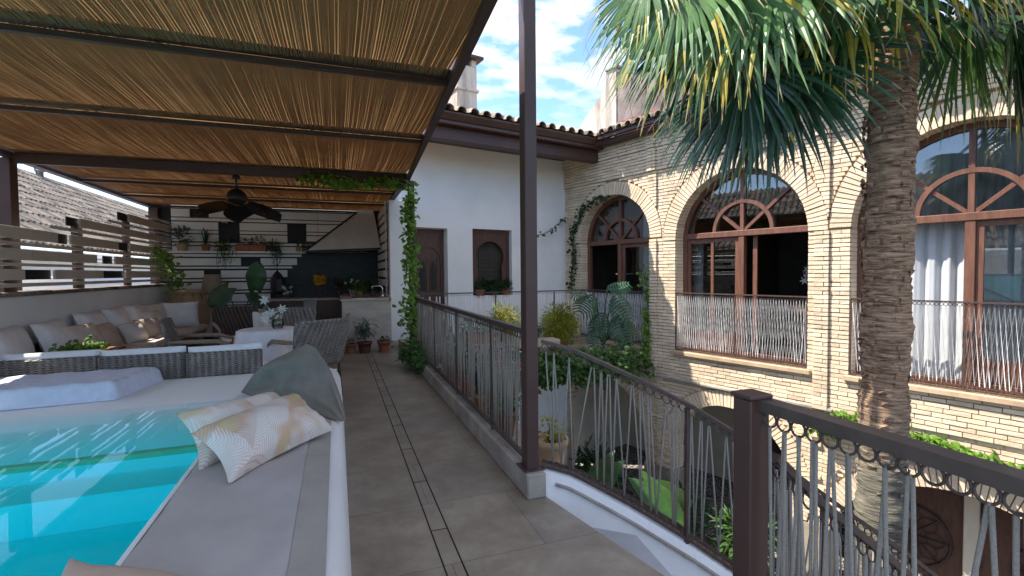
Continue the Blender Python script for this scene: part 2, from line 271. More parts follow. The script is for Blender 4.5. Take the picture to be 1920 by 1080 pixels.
# ------------------------------------------------------------------ mesh helpers
ORG = {}
class MB:
    def __init__(s): s.v = []; s.f = []; s.m = []; s.r = []; s.sm = []
    def add(s, vs, fs, m=0, r=None, smooth=False):
        o = len(s.v); s.v += [tuple(p) for p in vs]
        r = R.random() if r is None else r
        for f in fs: s.f.append(tuple(o+i for i in f)); s.m.append(m); s.r.append(r); s.sm.append(smooth)
        return s
    def box(s, a, b, m=0, r=None):
        x0, y0, z0 = a; x1, y1, z1 = b
        return s.add([(x0, y0, z0), (x1, y0, z0), (x1, y1, z0), (x0, y1, z0), (x0, y0, z1), (x1, y0, z1), (x1, y1, z1), (x0, y1, z1)],
            [(0, 3, 2, 1), (4, 5, 6, 7), (0, 1, 5, 4), (1, 2, 6, 5), (2, 3, 7, 6), (3, 0, 4, 7)], m, r)
    def bev(s, a, b, e=.006, m=0, r=None):
        """box with chamfered edges"""
        x0, y0, z0 = a; x1, y1, z1 = b
        rings = []
        for (z, q) in ((z0, e), (z0+e, 0), (z1-e, 0), (z1, e)):
            rings.append([(x0+q+e*0, y0+e+0*q, z) if 0 else None for _ in ()] )
        P = []
        def ring(z, q):
            c = e
            return [(x0+q+c, y0+q, z), (x1-q-c, y0+q, z), (x1-q, y0+q+c, z), (x1-q, y1-q-c, z), (x1-q-c, y1-q, z), (x0+q+c, y1-q, z), (x0+q, y1-q-c, z), (x0+q, y0+q+c, z)]
        for (z, q) in ((z0, e), (z0+e, 0), (z1-e, 0), (z1, e)): P += ring(z, q)
        F_ = [tuple(range(7, -1, -1)), tuple(range(24, 32))]
        for k in range(3):
            for i in range(8): j = (i+1) % 8; F_.append((k*8+i, k*8+j, k*8+8+j, k*8+8+i))
        return s.add(P, F_, m, r)
    def bar(s, p, q, w, h=None, m=0, r=None, up=(0, 0, 1)):
        """box bar between two points; w across, h along up"""
        h = h or w; p = Vector(p); q = Vector(q); d = (q-p).normalized(); u = Vector(up)
        if abs(d.dot(u)) > .99: u = Vector((0, 1, 0))
        sd_ = d.cross(u).normalized(); u = sd_.cross(d).normalized(); sd_ *= w/2; u *= h/2
        return s.add([p-sd_-u, p+sd_-u, p+sd_+u, p-sd_+u, q-sd_-u, q+sd_-u, q+sd_+u, q-sd_+u],
            [(0, 1, 2, 3)[::-1], (4, 5, 6, 7), (0, 1, 5, 4), (1, 2, 6, 5), (2, 3, 7, 6), (3, 0, 4, 7)], m, r)
    def tube(s, pts, rad, n=8, m=0, r=None, closed=False, smooth=True):
        pts = [Vector(p) for p in pts]; k = len(pts); rads = rad if isinstance(rad, (list, tuple)) else [rad]*k
        V = []; u = None
        for i, p in enumerate(pts):
            if closed: d = pts[(i+1) % k]-pts[i-1]
            else: d = pts[min(i+1, k-1)]-pts[max(i-1, 0)]
            if d.length < 1e-9: d = Vector((0, 0, 1))
            d.normalize()
            if u is None:
                u = d.orthogonal().normalized()
            u = (u-d*u.dot(d))
            if u.length < 1e-6: u = d.orthogonal()
            u.normalize(); w = d.cross(u)
            for j in range(n): a = 2*pi*j/n; V.append(p+(u*cos(a)+w*sin(a))*rads[i])
        Fs = []
        for i in range(k if closed else k-1):
            i2 = (i+1) % k
            for j in range(n): j2 = (j+1) % n; Fs.append((i*n+j, i*n+j2, i2*n+j2, i2*n+j))
        if not closed: Fs.append(tuple(range(n))[::-1]); Fs.append(tuple((k-1)*n+j for j in range(n)))
        return s.add(V, Fs, m, r, smooth)
    def lathe(s, prof, c=(0, 0, 0), n=20, m=0, r=None, cap=True, smooth=True):
        V = []; cx, cy, cz = c
        for (ra, z) in prof:
            for j in range(n): a = 2*pi*j/n; V.append((cx+ra*cos(a), cy+ra*sin(a), cz+z))
        Fs = []
        for i in range(len(prof)-1):
            for j in range(n): j2 = (j+1) % n; Fs.append((i*n+j, i*n+j2, (i+1)*n+j2, (i+1)*n+j))
        s.add(V, Fs, m, r, smooth)
        if cap:
            o = len(s.v)-len(V); s.f.append(tuple(o+j for j in range(n))[::-1]); s.m.append(m); s.r.append(.5); s.sm.append(False)
            s.f.append(tuple(o+(len(prof)-1)*n+j for j in range(n))); s.m.append(m); s.r.append(.5); s.sm.append(False)
        return s
    def grid(s, fn, nu, nv, m=0, r=None, closeu=False, smooth=True, flip=False):
        V = [fn(i/nu, j/nv) for j in range(nv+1) for i in range(nu+1)]
        Fs = []
        for j in range(nv):
            for i in range(nu):
                a = j*(nu+1)+i; q = (a, a+1, a+nu+2, a+nu+1); Fs.append(q[::-1] if flip else q)
        return s.add(V, Fs, m, r, smooth)
    def leafcard(s, p, d, up, L, Wd, m=0, r=None, droop=.15):
        """small folded leaf: two quads + tip, about a midrib"""
        p = Vector(p); d = Vector(d).normalized(); sd_ = d.cross(Vector(up))
        if sd_.length < 1e-4: sd_ = d.orthogonal()
        sd_.normalize(); nn = sd_.cross(d)
        a = p; b = p+d*L*.45+nn*L*.06; c = p+d*L-nn*L*droop
        l_ = p+d*L*.38+sd_*Wd/2-nn*Wd*.12; r_ = p+d*L*.38-sd_*Wd/2-nn*Wd*.12
        return s.add([a, l_, c, b, r_], [(0, 3, 1), (1, 3, 2), (0, 4, 3), (3, 4, 2)], m, r)
    def build(s, name, mats, parent=None, loc=None):
        me = bpy.data.meshes.new(name)
        if parent is not None: o0 = ORG.get(parent.name, Vector((0, 0, 0)))
        else: o0 = Vector(loc) if loc is not None else Vector((0, 0, 0))
        vs = [(x-o0[0], y-o0[1], z-o0[2]) for x, y, z in s.v]
        me.from_pydata(vs, [], s.f)
        mats = mats if isinstance(mats, (list, tuple)) else [mats]
        for m in mats: me.materials.append(m)
        me.polygons.foreach_set('material_index', s.m); me.polygons.foreach_set('use_smooth', s.sm)
        at = me.attributes.new('rnd', 'FLOAT', 'FACE'); at.data.foreach_set('value', s.r)
        me.update()
        o = bpy.data.objects.new(name, me); COL.objects.link(o)
        if parent is not None: o.parent = parent
        else: o.location = o0
        ORG[o.name] = Vector(o0)
        return o
def thing(name, label, cat, loc=(0, 0, 0), rotz=0, group=None, local=False):
    """Empty at the thing's base; parts are given in world coordinates unless local"""
    o = bpy.data.objects.new(name, None); COL.objects.link(o); o.location = loc; o.rotation_euler = (0, 0, rotz)
    o.empty_display_size = .2
    o['label'] = label; o['category'] = cat
    if group: o['group'] = group
    ORG[o.name] = Vector((0, 0, 0)) if local else Vector(loc)
    return o
def tag(o, label, cat, group=None):
    o['label'] = label; o['category'] = cat
    if group: o['group'] = group
    return o
def struct(o): o['kind'] = 'structure'; return o
def copy_tree(o, parent=None):
    c = o.copy(); COL.objects.link(c)
    if parent is not None: c.parent = parent
    for ch in list(o.children): copy_tree(ch, c)
    return c
def rv(a): return R.uniform(-a, a)
def lerp(a, b, t): return tuple(a[i]+(b[i]-a[i])*t for i in range(len(a)))
def poly_at(pts, t):
    """point at length fraction t of a polyline"""
    P = [Vector(p) for p in pts]; Ls = [(P[i+1]-P[i]).length for i in range(len(P)-1)]; T = sum(Ls)*t
    for i, L in enumerate(Ls):
        if T <= L or i == len(Ls)-1: return P[i].lerp(P[i+1], min(1, T/max(L, 1e-9)))
        T -= L
def poly_len(pts): return sum((Vector(pts[i+1])-Vector(pts[i])).length for i in range(len(pts)-1))

# ================================================================== COURTYARD AND TERRACE
GZ = -3.4
g = MB(); g.add([(-400, -400, GZ-.3), (400, -400, GZ-.3), (400, 400, GZ-.3), (-400, 400, GZ-.3)], [(0, 1, 2, 3)]); struct(g.build('ground', M['soil']))
g = MB(); g.box((1.1, -4, GZ-.2), (11, 12, GZ)); struct(g.build('courtyard_paving', M['pebble']))
# terrace floor slab (the strip of drain tiles is its own surface pattern)
tf = MB()
def slab(poly, z0, z1, mb, m=0):
    n = len(poly); mb.add([(x, y, z0) for x, y in poly]+[(x, y, z1) for x, y in poly],
        [tuple(range(n))[::-1], tuple(range(n, 2*n))]+[(i, (i+1) % n, n+(i+1) % n, n+i) for i in range(n)], m, .5)
slab([(-3.2, -3), (1.15, -3), (1.15, .98), (1.3, 1.0), (1.36, 1.4), (1.335, 1.75), (1.24, 2.2), (1.15, 2.64), (1.15, 9.38), (1.15, 11.6), (-3.2, 11.6)], -.3, 0, tf)
struct(tf.build('terrace_floor', M['floor']))
dr = MB()
for x in (.436, .523): dr.box((x-.0035, -3, -.001), (x+.0035, 8.4, .0015))
y = -2.65
while y < 8.4: dr.box((.44, y-.0025, -.001), (.52, y+.0025, .0012)); y += .62 if int(y*7) % 2 else .66
struct(dr.build('drain_channel', M['slot']))
tw = MB(); tw.box((-3.3, -3, GZ-.2), (1.149, 11.7, -.301)); tw.bev((1.16, 2.66, GZ), (1.262, 8.3, -.06)); struct(tw.build('terrace_retaining_wall', M['plaster']))

# kerb under the terrace railing
kb = MB(); kb.bev((1.035, 2.6, 0), (1.155, 8.95, .15), .008); tag(kb.build('kerb', M['kerb'], loc=(1.09, 2.6, 0)), 'long pale limestone kerb under the terrace railing, ending at the tall brown post', 'kerb')

# ---------------------------------------------------------------- brick facade
FA = atan2(-.9583, .2857)
fac = thing('arcade_house', 'pale thin-brick house with big arched windows above an arcade, right side of the courtyard', 'building', (5.095, 10.234, 0), FA, local=True)
UP = [(1.46, .965, 2.0), (4.12, 1.13, 1.92), (6.97, 1.18, 1.94), (9.85, 1.15, 1.94)]
LO = [(1.1, 1.2, -2.1), (4.0, 1.07, -2.05), (6.95, 1.45, -2.83), (10.3, 1.3, -2.5)]
SILL = -.13; TOPZ = 4.02; T1 = 12.0; RING = .27
def arch_top(o, t): c, r, s = o; return s+sqrt(max(0, r*r-(t-c)**2))
fw = MB()
ts = set([-.15, T1]);
for c, r, s in UP+LO:
    ts |= {c-r, c+r}
    for k in range(1, 28): ts.add(c-r*cos(pi*k/28))
ts = sorted(ts)
for a, b in zip(ts[:-1], ts[1:]):
    if b-a < 1e-5: continue
    mid = (a+b)/2
    up = next((o for o in UP if abs(mid-o[0]) < o[1]), None); lo = next((o for o in LO if abs(mid-o[0]) < o[1]), None)
    zl = [(GZ, GZ)] if not lo else [(arch_top(lo, a), arch_top(lo, b))]
    segs = []
    if up: segs = [(zl[0], (SILL, SILL)), ((arch_top(up, a), arch_top(up, b)), (TOPZ, TOPZ))]
    else: segs = [(zl[0], (TOPZ, TOPZ))]
    for (p, q) in segs: fw.add([(a, .02, p[0]), (b, .02, p[1]), (b, .02, q[1]), (a, .02, q[0])], [(0, 1, 2, 3)], 1, .5)
DEP = .32
for (c, r, s, zb) in [(*o, SILL) for o in UP]+[(*o, GZ) for o in LO]:
    pts = [(c-r, zb)]+[(c-r*cos(pi*k/28), s+r*sin(pi*k/28)) for k in range(29)]+[(c+r, zb)]
    for p, q in zip(pts[:-1], pts[1:]): fw.add([(p[0], .0, p[1]), (q[0], .0, q[1]), (q[0], DEP, q[1]), (p[0], DEP, p[1])], [(0, 1, 2, 3)], 1, .5)
def proud(t, z):
    """how far the brick face stands out at this spot"""
    y = 0
    if z > 3.28: y -= .035
    if z > 3.72: y -= .03
    if z > -.66:
        y -= .03
        for a in (2.39, 5.34, 8.33): 
            if a <= t <= a+.2: y -= .04
    if -.66 > z > -2.42 and (2.50 < t < 2.75 or 5.12 < t < 5.4): y -= .04
    return y
CO = .062
z = -2.42; row = 0
while z < TOPZ-.05:
    z1 = z+CO-.012; ex = []
    zb_ = z+CO/2
    for (o, zb) in [(o, SILL) for o in UP]+[(o, GZ) for o in LO]:
        c, r, s = o
        if z1 <= zb: continue
        if z1 < s: ex.append((c-r, c+r))
        else:
            h = max(0, z-s); rr = r+RING
            if h < rr: w = sqrt(rr*rr-h*h); ex.append((c-w, c+w))
    ex.sort(); cur = -.15; ivs = []
    for a, b in ex:
        if a > cur: ivs.append((cur, a))
        cur = max(cur, b)
    if cur < T1: ivs.append((cur, T1))
    cuts = [2.39, 2.59, 5.34, 5.54, 8.33, 8.53]
    nv = []
    for a, b in ivs:
        p = a
        for cu in cuts:
            if p < cu < b: nv.append((p, cu)); p = cu
        nv.append((p, b))
    for a, b in nv:
        t = a; first = True
        while t < b-.02:
            L = .25+rv(.025)
            if first and row % 2: L *= .5
            first = False
            e = min(b, t+L)
            if b-e < .06: e = b
            y0 = proud((t+e)/2, zb_)-.003+rv(.004)
            dz = rv(.003); zt = z1+rv(.004)
            q = .006
            fw.add([(t, y0+rv(.003), z+dz), (e-.009, y0+rv(.003), z+rv(.003)), (e-.009, y0+rv(.003), zt), (t, y0+rv(.003), zt+rv(.003)), (t-.001, .03, z+dz), (e-.007, .03, z), (e-.007, .03, zt), (t-.001, .03, zt)],
                   [(0, 1, 2, 3), (0, 4, 5, 1), (3, 2, 6, 7), (0, 3, 7, 4), (1, 5, 6, 2)], 0)
            t = e
    z += CO; row += 1
for (o, up) in [(o, 1) for o in UP]+[(o, 0) for o in LO]:
    c, r, s = o; n = int(pi*(r+.12)/.066)
    a_lo = 0
    for k in range(n):
        a0 = pi*k/n+.1*pi/n; a1 = pi*(k+1)/n-.1*pi/n
        y0 = (-.045 if up else -.02)+rv(.005); r1 = r+RING-.008+rv(.006); r0 = r-.004+rv(.004)
        P = [(c+r0*cos(a0), s+r0*sin(a0)), (c+r1*cos(a0), s+r1*sin(a0)), (c+r1*cos(a1), s+r1*sin(a1)), (c+r0*cos(a1), s+r0*sin(a1))]
        y1 = DEP
        fw.add([(p[0], y0+rv(.002), p[1]) for p in P]+[(p[0], y1 if i in (0, 3) else .03, p[1]) for i, p in enumerate(P)],
               [(3, 2, 1, 0), (0, 1, 5, 4), (1, 2, 6, 5), (2, 3, 7, 6), (3, 0, 4, 7)], 0)
    # coursed jambs below the springing
    zb = SILL if up else -2.42; z = zb
    while z < s-.03:
        for sgn in (-1, 1):
            x0 = c+sgn*r; j = rv(.003)
            a, b = sorted((x0-sgn*.004+j, x0+sgn*.02))
            fw.box((a, -.001+rv(.002), z), (b, DEP, z+CO-.012), 0)
        z += CO
fw.build('brick_wall', [M['brick'], M['mortar']], fac)
# plinths below the lower brick piers, string course, sills
pl = MB()
for a, b in ((2.27, 2.98), (5.02, 5.55), (8.36, 9.05)): pl = MB(); pl.bev((a, -.03, GZ), (b, DEP, -2.44), .01, 0); pl.build('plinth', M['plantermat'], fac)
sc = MB(); sc.bev((-.1, -.07, -.70), (5.6, .02, -.655), .008); sc.build('string_course', M['kerb'], fac)
lg = MB(); lg.bev((5.6, -.16, -.97), (11.9, .02, -.89), .01); lg.build('ledge', M['kerb'], fac)
lp = MB(); 
for (a, b) in ((5.72, 8.2),):
    pass
for (c, r, s) in UP:
    sl = MB(); sl.bev((c-r-.06, -.10, SILL-.075), (c+r+.06, .28, SILL-.002), .008); sl.build('window_sill', M['sill'], fac)
# upper room shell
rm = MB()
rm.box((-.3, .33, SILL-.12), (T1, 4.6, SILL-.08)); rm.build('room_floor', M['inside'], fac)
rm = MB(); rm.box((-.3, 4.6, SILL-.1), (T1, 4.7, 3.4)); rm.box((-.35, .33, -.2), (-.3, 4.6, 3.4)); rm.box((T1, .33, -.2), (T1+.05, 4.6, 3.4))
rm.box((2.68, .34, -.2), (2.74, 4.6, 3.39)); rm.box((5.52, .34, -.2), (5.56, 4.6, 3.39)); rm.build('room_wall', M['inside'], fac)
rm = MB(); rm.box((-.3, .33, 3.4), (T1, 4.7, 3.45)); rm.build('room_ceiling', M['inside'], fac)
# arcade behind the lower arches
ar = MB(); ar.box((-.3, 2.5, GZ), (.6, 2.6, -.35)); ar.box((1.75, 2.5, GZ), (3.3, 2.6, -.35)); ar.box((.6, 2.5, -.95), (1.75, 2.6, -.35))
ar.box((3.3, 2.5, -1.1), (4.1, 2.6, -.35)); ar.box((4.1, 2.5, GZ), (6.4, 2.6, -.35)); ar.box((8, 2.5, GZ), (T1, 2.6, -.35)); ar.box((6.4, 2.5, -1.0), (8, 2.6, -.35))
ar.box((-.3, 2.61, GZ), (T1, 3.6, GZ+.02)); ar.box((-.35, .33, GZ), (-.301, 2.5, -.35))
ar.build('arcade_wall', M['plaster_in'], fac)
ac = MB(); ac.box((-.3, .33, -.35), (T1, 2.6, -.27)); ac.build('arcade_ceiling', M['plaster_in'], fac)
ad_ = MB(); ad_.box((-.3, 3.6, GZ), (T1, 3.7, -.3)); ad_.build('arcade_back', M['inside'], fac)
# carved doors with round iron grilles in the right arch
for k, (a, b) in enumerate(((5.62, 6.9), (7.05, 8.3))):
    d = MB(); d.bev((a, .62, GZ), (b, .68, -1.52), .01)
    zc = -2.35; xc = (a+b)/2+.1
    fr = d.build('carved_door', M['darkwood'], fac)
    gr = MB(); gr.tube([(xc+.42*cos(q), .60, zc+.42*sin(q)) for q in [2*pi*i/28 for i in range(28)]], .018, 6, closed=True)
    for q in range(8): gr.tube([(xc, .6, zc), (xc+.42*cos(q*pi/4), .6, zc+.42*sin(q*pi/4))], .01, 5)
    for q in range(8): gr.tube([(xc+.25*cos(q*pi/4)+.1*cos(w), .6, zc+.25*sin(q*pi/4)+.1*sin(w)) for w in [2*pi*i/12 for i in range(12)]], .008, 4, closed=True)
    gr.build('round_grille', M['iron'], fr)
pj = MB(); pj.bev((6.9, .56, GZ), (7.05, .7, -1.35), .01); pj.box((5.5, .57, -1.52), (8.4, .69, -1.2)); pj.build('door_surround', M['plaster_in'], fac)

def arc_pts(c, s, r, a0, a1, n, y): return [(c+r*cos(a0+(a1-a0)*i/n), y, s+r*sin(a0+(a1-a0)*i/n)) for i in range(n+1)]
def arch_strip(mb, c, s, r0, r1, y0, y1, a0=0, a1=pi, n=24, m=0):
    V = []
    for i in range(n+1):
        a = a0+(a1-a0)*i/n
        for (r, y) in ((r0, y0), (r1, y0), (r1, y1), (r0, y1)): V.append((c+r*cos(a), y, s+r*sin(a)))
    Fs = []
    for i in range(n):
        for j in range(4): j2 = (j+1) % 4; Fs.append((i*4+j, i*4+j2, i*4+4+j2, i*4+4+j))
    Fs += [(0, 1, 2, 3), (n*4+3, n*4+2, n*4+1, n*4)]
    mb.add(V, Fs, m, .5)
def bigwindow(idx, o, left, rightp):
    c, r, s = o; y0, y1 = .2, .28; tz = 2.0 if s <= 2.0 else s
    f = MB(); arch_strip(f, c, s, r-.085, r+.01, y0, y1)
    for sg in (-1, 1):
        a, b = sorted((c+sg*(r-.085), c+sg*(r+.01))); f.box((a, y0, SILL), (b, y1, s-.001))
    f.bev((c-r+.084, y0-.03, 1.93), (c+r-.084, y1+.01, 2.03), .008)
    f.bev((c-r+.084, y0-.015, SILL), (c+r-.084, y1-.002, SILL+.09), .008)
    f.bev((c-.05, y0-.02, SILL+.091), (c+.05, y1-.005, 1.929), .006)
    base = 2.03
    f.box((c-.03, y0-.005, base), (c+.03, y1-.01, s+r-.08))
    rr = r*.44
    arch_strip(f, c, base-.005, rr-.03, rr+.03, y0-.012, y1-.02, 0, pi, 20)
    for sg in (-1, 1):
        a = radians(45); f.bar((c+sg*.03, (y0+y1)/2, base), (c+sg*(r-.06)*cos(a), (y0+y1)/2, s-.02+(r-.06)*sin(a)), .05, .06, up=(0, 1, 0))
    w = f.build('arched_window', M['wood'], fac)
    gl = MB()
    n = 24; V = [(c+(r-.08)*cos(pi*i/n), y1-.03, max(s, base)+(r-.08)*sin(pi*i/n)*(1)) for i in range(n+1)]+[(c-r+.09, y1-.03, base), (c+r-.09, y1-.03, base)]
    gl.add(V, [tuple(range(len(V)))]); gl.build('fanlight_pane', M['glass'], w)
    for side, kind in ((-1, left), (1, rightp)):
        x0, x1 = sorted((c+side*.05, c+side*(r-.085)))
        if kind == 'glass' or kind == 'split':
            sh = MB(); fwid = .07; zb, zt = SILL+.1, 1.925; ys, ye = .215, .255
            sh.box((x0+.003, ys, zb), (x0+fwid, ye, zt)); sh.box((x1-fwid, ys, zb), (x1-.003, ye, zt)); sh.box((x0+fwid, ys+.001, zt-fwid), (x1-fwid, ye-.001, zt)); sh.box((x0+fwid, ys+.001, zb), (x1-fwid, ye-.001, zb+.28))
            if kind == 'split': m_ = (x0+x1)/2; sh.box((m_-.025, ys+.002, zb+.28), (m_+.025, ye-.002, zt-fwid))
            sh.build('sash', M['wood'], w)
            p = MB(); p.add([(x0+fwid, .24, zb+.28), (x1-fwid, .24, zb+.28), (x1-fwid, .24, zt-fwid), (x0+fwid, .24, zt-fwid)], [(0, 1, 2, 3)]); p.build('pane', M['glass'], w)
        elif kind == 'slid':   # the sliding sash pushed behind its neighbour shows one stile
            sh = MB(); x = x0+.10 if side > 0 else x1-.10; sh.box((x, .285, SILL+.1), (x+.07, .32, 1.925)); sh.build('sash', M['wood'], w)
    return w
bigwindow(0, UP[0], 'open', 'glass'); bigwindow(1, UP[1], 'split', 'slid'); bigwindow(2, UP[2], 'open', 'glass'); bigwindow(3, UP[3], 'glass', 'glass')

def rope_rail_local(parent, p0, p1, ztop, zbot, ropem, pitch=.05, ringr=.022, name='balcony_railing', rw=.005, slope=0, spread=1.0, top_w=.035, posts=(), amp=.006, group=None, as_part=True):
    """straight rail from p0 to p1 (x,y); rings hang under the top bar, ropes laced between rings and bottom bar"""
    a = Vector((p0[0], p0[1], 0)); b = Vector((p1[0], p1[1], 0)); L = (b-a).length; d = (b-a).normalized()
    f = MB()
    def P(s_, z): q = a+d*s_; return (q.x, q.y, z)
    f.bar(P(0, ztop-.01), P(L, ztop-.01), top_w, .02); f.bar(P(0, zbot+.01), P(L, zbot+.01), top_w*.7, .016)
    f.bar(P(0, zbot), P(0, ztop-.02), .02); f.bar(P(L, zbot), P(L, ztop-.02), .02)
    for s_ in posts: f.bar(P(s_, zbot), P(s_, ztop-.02), .018)
    o = f.build(name, M['ironbrown'], parent)
    n = int(L/pitch); pt = L/n
    for zz in (ztop-.022-ringr, zbot+.02+ringr):
        rg = MB(); rr = ringr
        for i in range(n):
            s_ = (i+.5)*pt
            q = a+d*s_; rg.tube([(q.x+d.x*rr*cos(w), q.y+d.y*rr*cos(w), zz+rr*sin(w)) for w in [2*pi*j/10 for j in range(10)]], .0035, 4, closed=True)
        rg.build('ring_band', M['ironbrown'], o)
    rp = MB(); zt = ztop-.03-2*ringr; zb = zbot+.03+2*ringr; pts = []; i = 0; s0 = 0
    k = 0
    while s0 < L:
        for off, zz in ((0, zt), (pt*1.5*spread, zb), (pt*.12, zt), (-pt*1.5*spread, zb)):
            s_ = min(max(.012, s0+pt*.5+off+rv(pt*.12)), L-.012); q = a+d*s_
            pts.append((q.x+rv(amp*.4), q.y+rv(amp*.4), zz+rv(.004)))
        s0 += pt
    rp.tube(pts, rw, 5, smooth=False); rp.build('rope_lacing', ropem, o)
    return o
for (c, r, s) in UP: rope_rail_local(fac, (c-r+.01, -.025), (c+r-.01, -.025), .955, SILL+.01, M['ropewhite'], .042, .02, rw=.0055, posts=((r,) if r > 1 else ()))

# eaves, gutter and roof of the brick house
ev = MB(); ev.bev((-1.6, -.36, 3.98), (T1, .3, 4.05), .01); ev.build('soffit', M['brown'], fac)
gu = MB(); gu.box((1.46, -.46, 4.05), (T1, -.36, 4.13)); gu.box((1.46, -.485, 4.125), (T1, -.455, 4.14)); gu.build('gutter', M['brown'], fac)
def tile_roof(x0, x1, yf, depth, zf, slope, pitch=.225, mt='tile', seg=.42, nlim=None):
    """barrel tiles: rows of half-round covers over shallow pans, each tile jittered"""
    mb = MB(); n = int((x1-x0)/pitch); rows = int(depth/seg)
    mb.add([(x0, yf+.03, zf-.02), (x1, yf+.03, zf-.02), (x1, yf+depth, zf-.02+depth*slope), (x0, yf+depth, zf-.02+depth*slope)], [(0, 1, 2, 3)], 0, .3)
    for i in range(n):
        cx = x0+(i+.5)*pitch+rv(.008)
        for k in range(rows):
            ya = yf+k*seg-.04+rv(.015); yb = ya+seg+.06; rr = (.088, .072); za = zf+(ya-yf)*slope+.018+rv(.006); zb = zf+(yb-yf)*slope
            V = []
            for (yy, ra, zz) in ((ya, rr[0], za), (yb, rr[1], zb)):
                for th in (0, .083):
                    for j in range(8): a = pi*j/7; ra_ = ra-th*.17; V.append((cx+ra_*cos(a), yy, zz+ra_*sin(a)))
            Fs = [(j+1, j, 16+j, 17+j) for j in range(7)]+[(8+j, 9+j, 25+j, 24+j) for j in range(7)]+[(j, j+1, 9+j, 8+j) for j in range(7)]
            mb.add(V, Fs, 0, None, False)
            if i < n-1:   # pan tile between
                cx2 = cx+pitch/2; V = []
                for (yy, zz) in ((ya+.02, za-.01), (yb, zb-.01)):
                    for j in range(5): a = pi+pi*j/4; V.append((cx2+.07*cos(a), yy, zz+.045+.045*sin(a)))
                mb.add(V, [(j, j+1, 6+j, 5+j) for j in range(4)], 0, None, False)
    return mb
tile_roof(1.5, T1, -.50, 3.6, 4.13, .32).build('tiled_roof', M['tile'], fac)

# ---------------------------------------------------------------- white house at the back
WA = radians(11.65)
wh = thing('white_house', 'white rendered house at the far end of the courtyard, behind the tall brown post', 'building', (1.05, 9.4, 0), WA, local=True)
UL = 4.13
wm = MB()
ops = [(.36, 1.09, -.12, 2.25), (1.66, 2.62, .86, 2.27)]
xs = [-.1, .36, 1.09, 1.66, 2.62, UL]
def wb(a, b, z0, z1): wm.box((a, 0, z0), (b, .3, z1), 0, .5)
wb(-.1, .359, GZ, 4.0); wb(1.091, 1.659, GZ, 4.0); wb(2.621, UL, GZ, 4.0); wb(.359, 1.091, 2.25, 4.0); wb(.359, 1.091, GZ, -.12); wb(1.659, 2.621, 2.27, 4.0); wb(1.659, 2.621, GZ, .86)
wm.build('rendered_wall', M['plaster'], wh)
d = MB(); d.bev((.37, .17, -.11), (1.08, .23, 2.24), .006)
d.box((.44, .158, 0), (.47, .17, 2.1)); 
arch_strip(d, .73, 1.62, .25, .30, .150, .17, -.25, pi+.25)
for x in (.62, .84):
    d.box((x-.085, .155, .95), (x-.075, .169, 1.65)); d.box((x+.075, .155, .95), (x+.085, .169, 1.65)); d.box((x-.085, .155, .94), (x+.085, .169, .95))
d.box((.46, .155, .82), (1.0, .169, .86)); d.box((.46, .155, .12), (1.0, .169, .16)); d.box((.46, .155, .5), (1.0, .169, .52)); d.box((1.0, .15, 0), (1.03, .17, 2.1))
door = d.build('carved_door', M['darkwood'], wh)
p = MB()
for x in (.62, .84): p.add([(x-.055, .152, 1.0), (x+.055, .152, 1.0), (x+.055, .152, 1.42), (x+.03, .152, 1.54), (x, .152, 1.6), (x-.03, .152, 1.54), (x-.055, .152, 1.42)], [tuple(range(7))])
p.build('pointed_light', M['black'], door)
# horseshoe-arched wooden window with a turned lattice
w = MB(); x0, x1, z0, z1 = 1.67, 2.61, .87, 2.26; cx, cz, rr = 2.14, 1.68, .34
n = 36; outer = []; inner = []
for i in range(n+1):
    a = -.55+(pi+1.1)*i/n; inner.append((cx+rr*cos(a), cz+rr*sin(a)))
    k = max(abs(cos(a))/((x1-x0)/2), (sin(a)/(z1-cz) if sin(a) > 0 else -sin(a)/(cz-z0))); outer.append((cx+cos(a)/k, cz+sin(a)/k))
inner = [(cx+.29, z0+.02)]+inner+[(cx-.29, z0+.02)]; outer = [(x1, z0)]+outer+[(x0, z0)]
for yy in (.12,):
    V = [(x, yy, z) for x, z in inner]+[(x, yy, z) for x, z in outer]+[(x, yy+.05, z) for x, z in inner]; m_ = len(inner)
    w.add(V, [(i, i+1, m_+i+1, m_+i) for i in range(m_-1)]+[(i+1, i, 2*m_+i, 2*m_+i+1) for i in range(m_-1)], 0, .5)
    w.box((x0, .10, z1-.06), (x1, .119, z1)); w.box((x0, .10, z0), (x0+.05, .119, z1-.06)); w.box((x1-.05, .10, z0), (x1, .119, z1-.06))
win = w.build('carved_window', M['darkwood'], wh)
la = MB()
for i in range(13): x = 1.78+i*.06; la.tube([(x, .19, z0), (x, .19, z1)], .007, 5)
for i in range(16): z = z0+.05+i*.09; la.tube([(x0+.05, .19, z), (x1-.05, .19, z)], .006, 5)
la.build('lattice', M['iron'], win)
bk = MB(); bk.box((1.6, .24, .8), (2.7, .28, 2.3)); bk.build('window_back', M['inside'], wh)
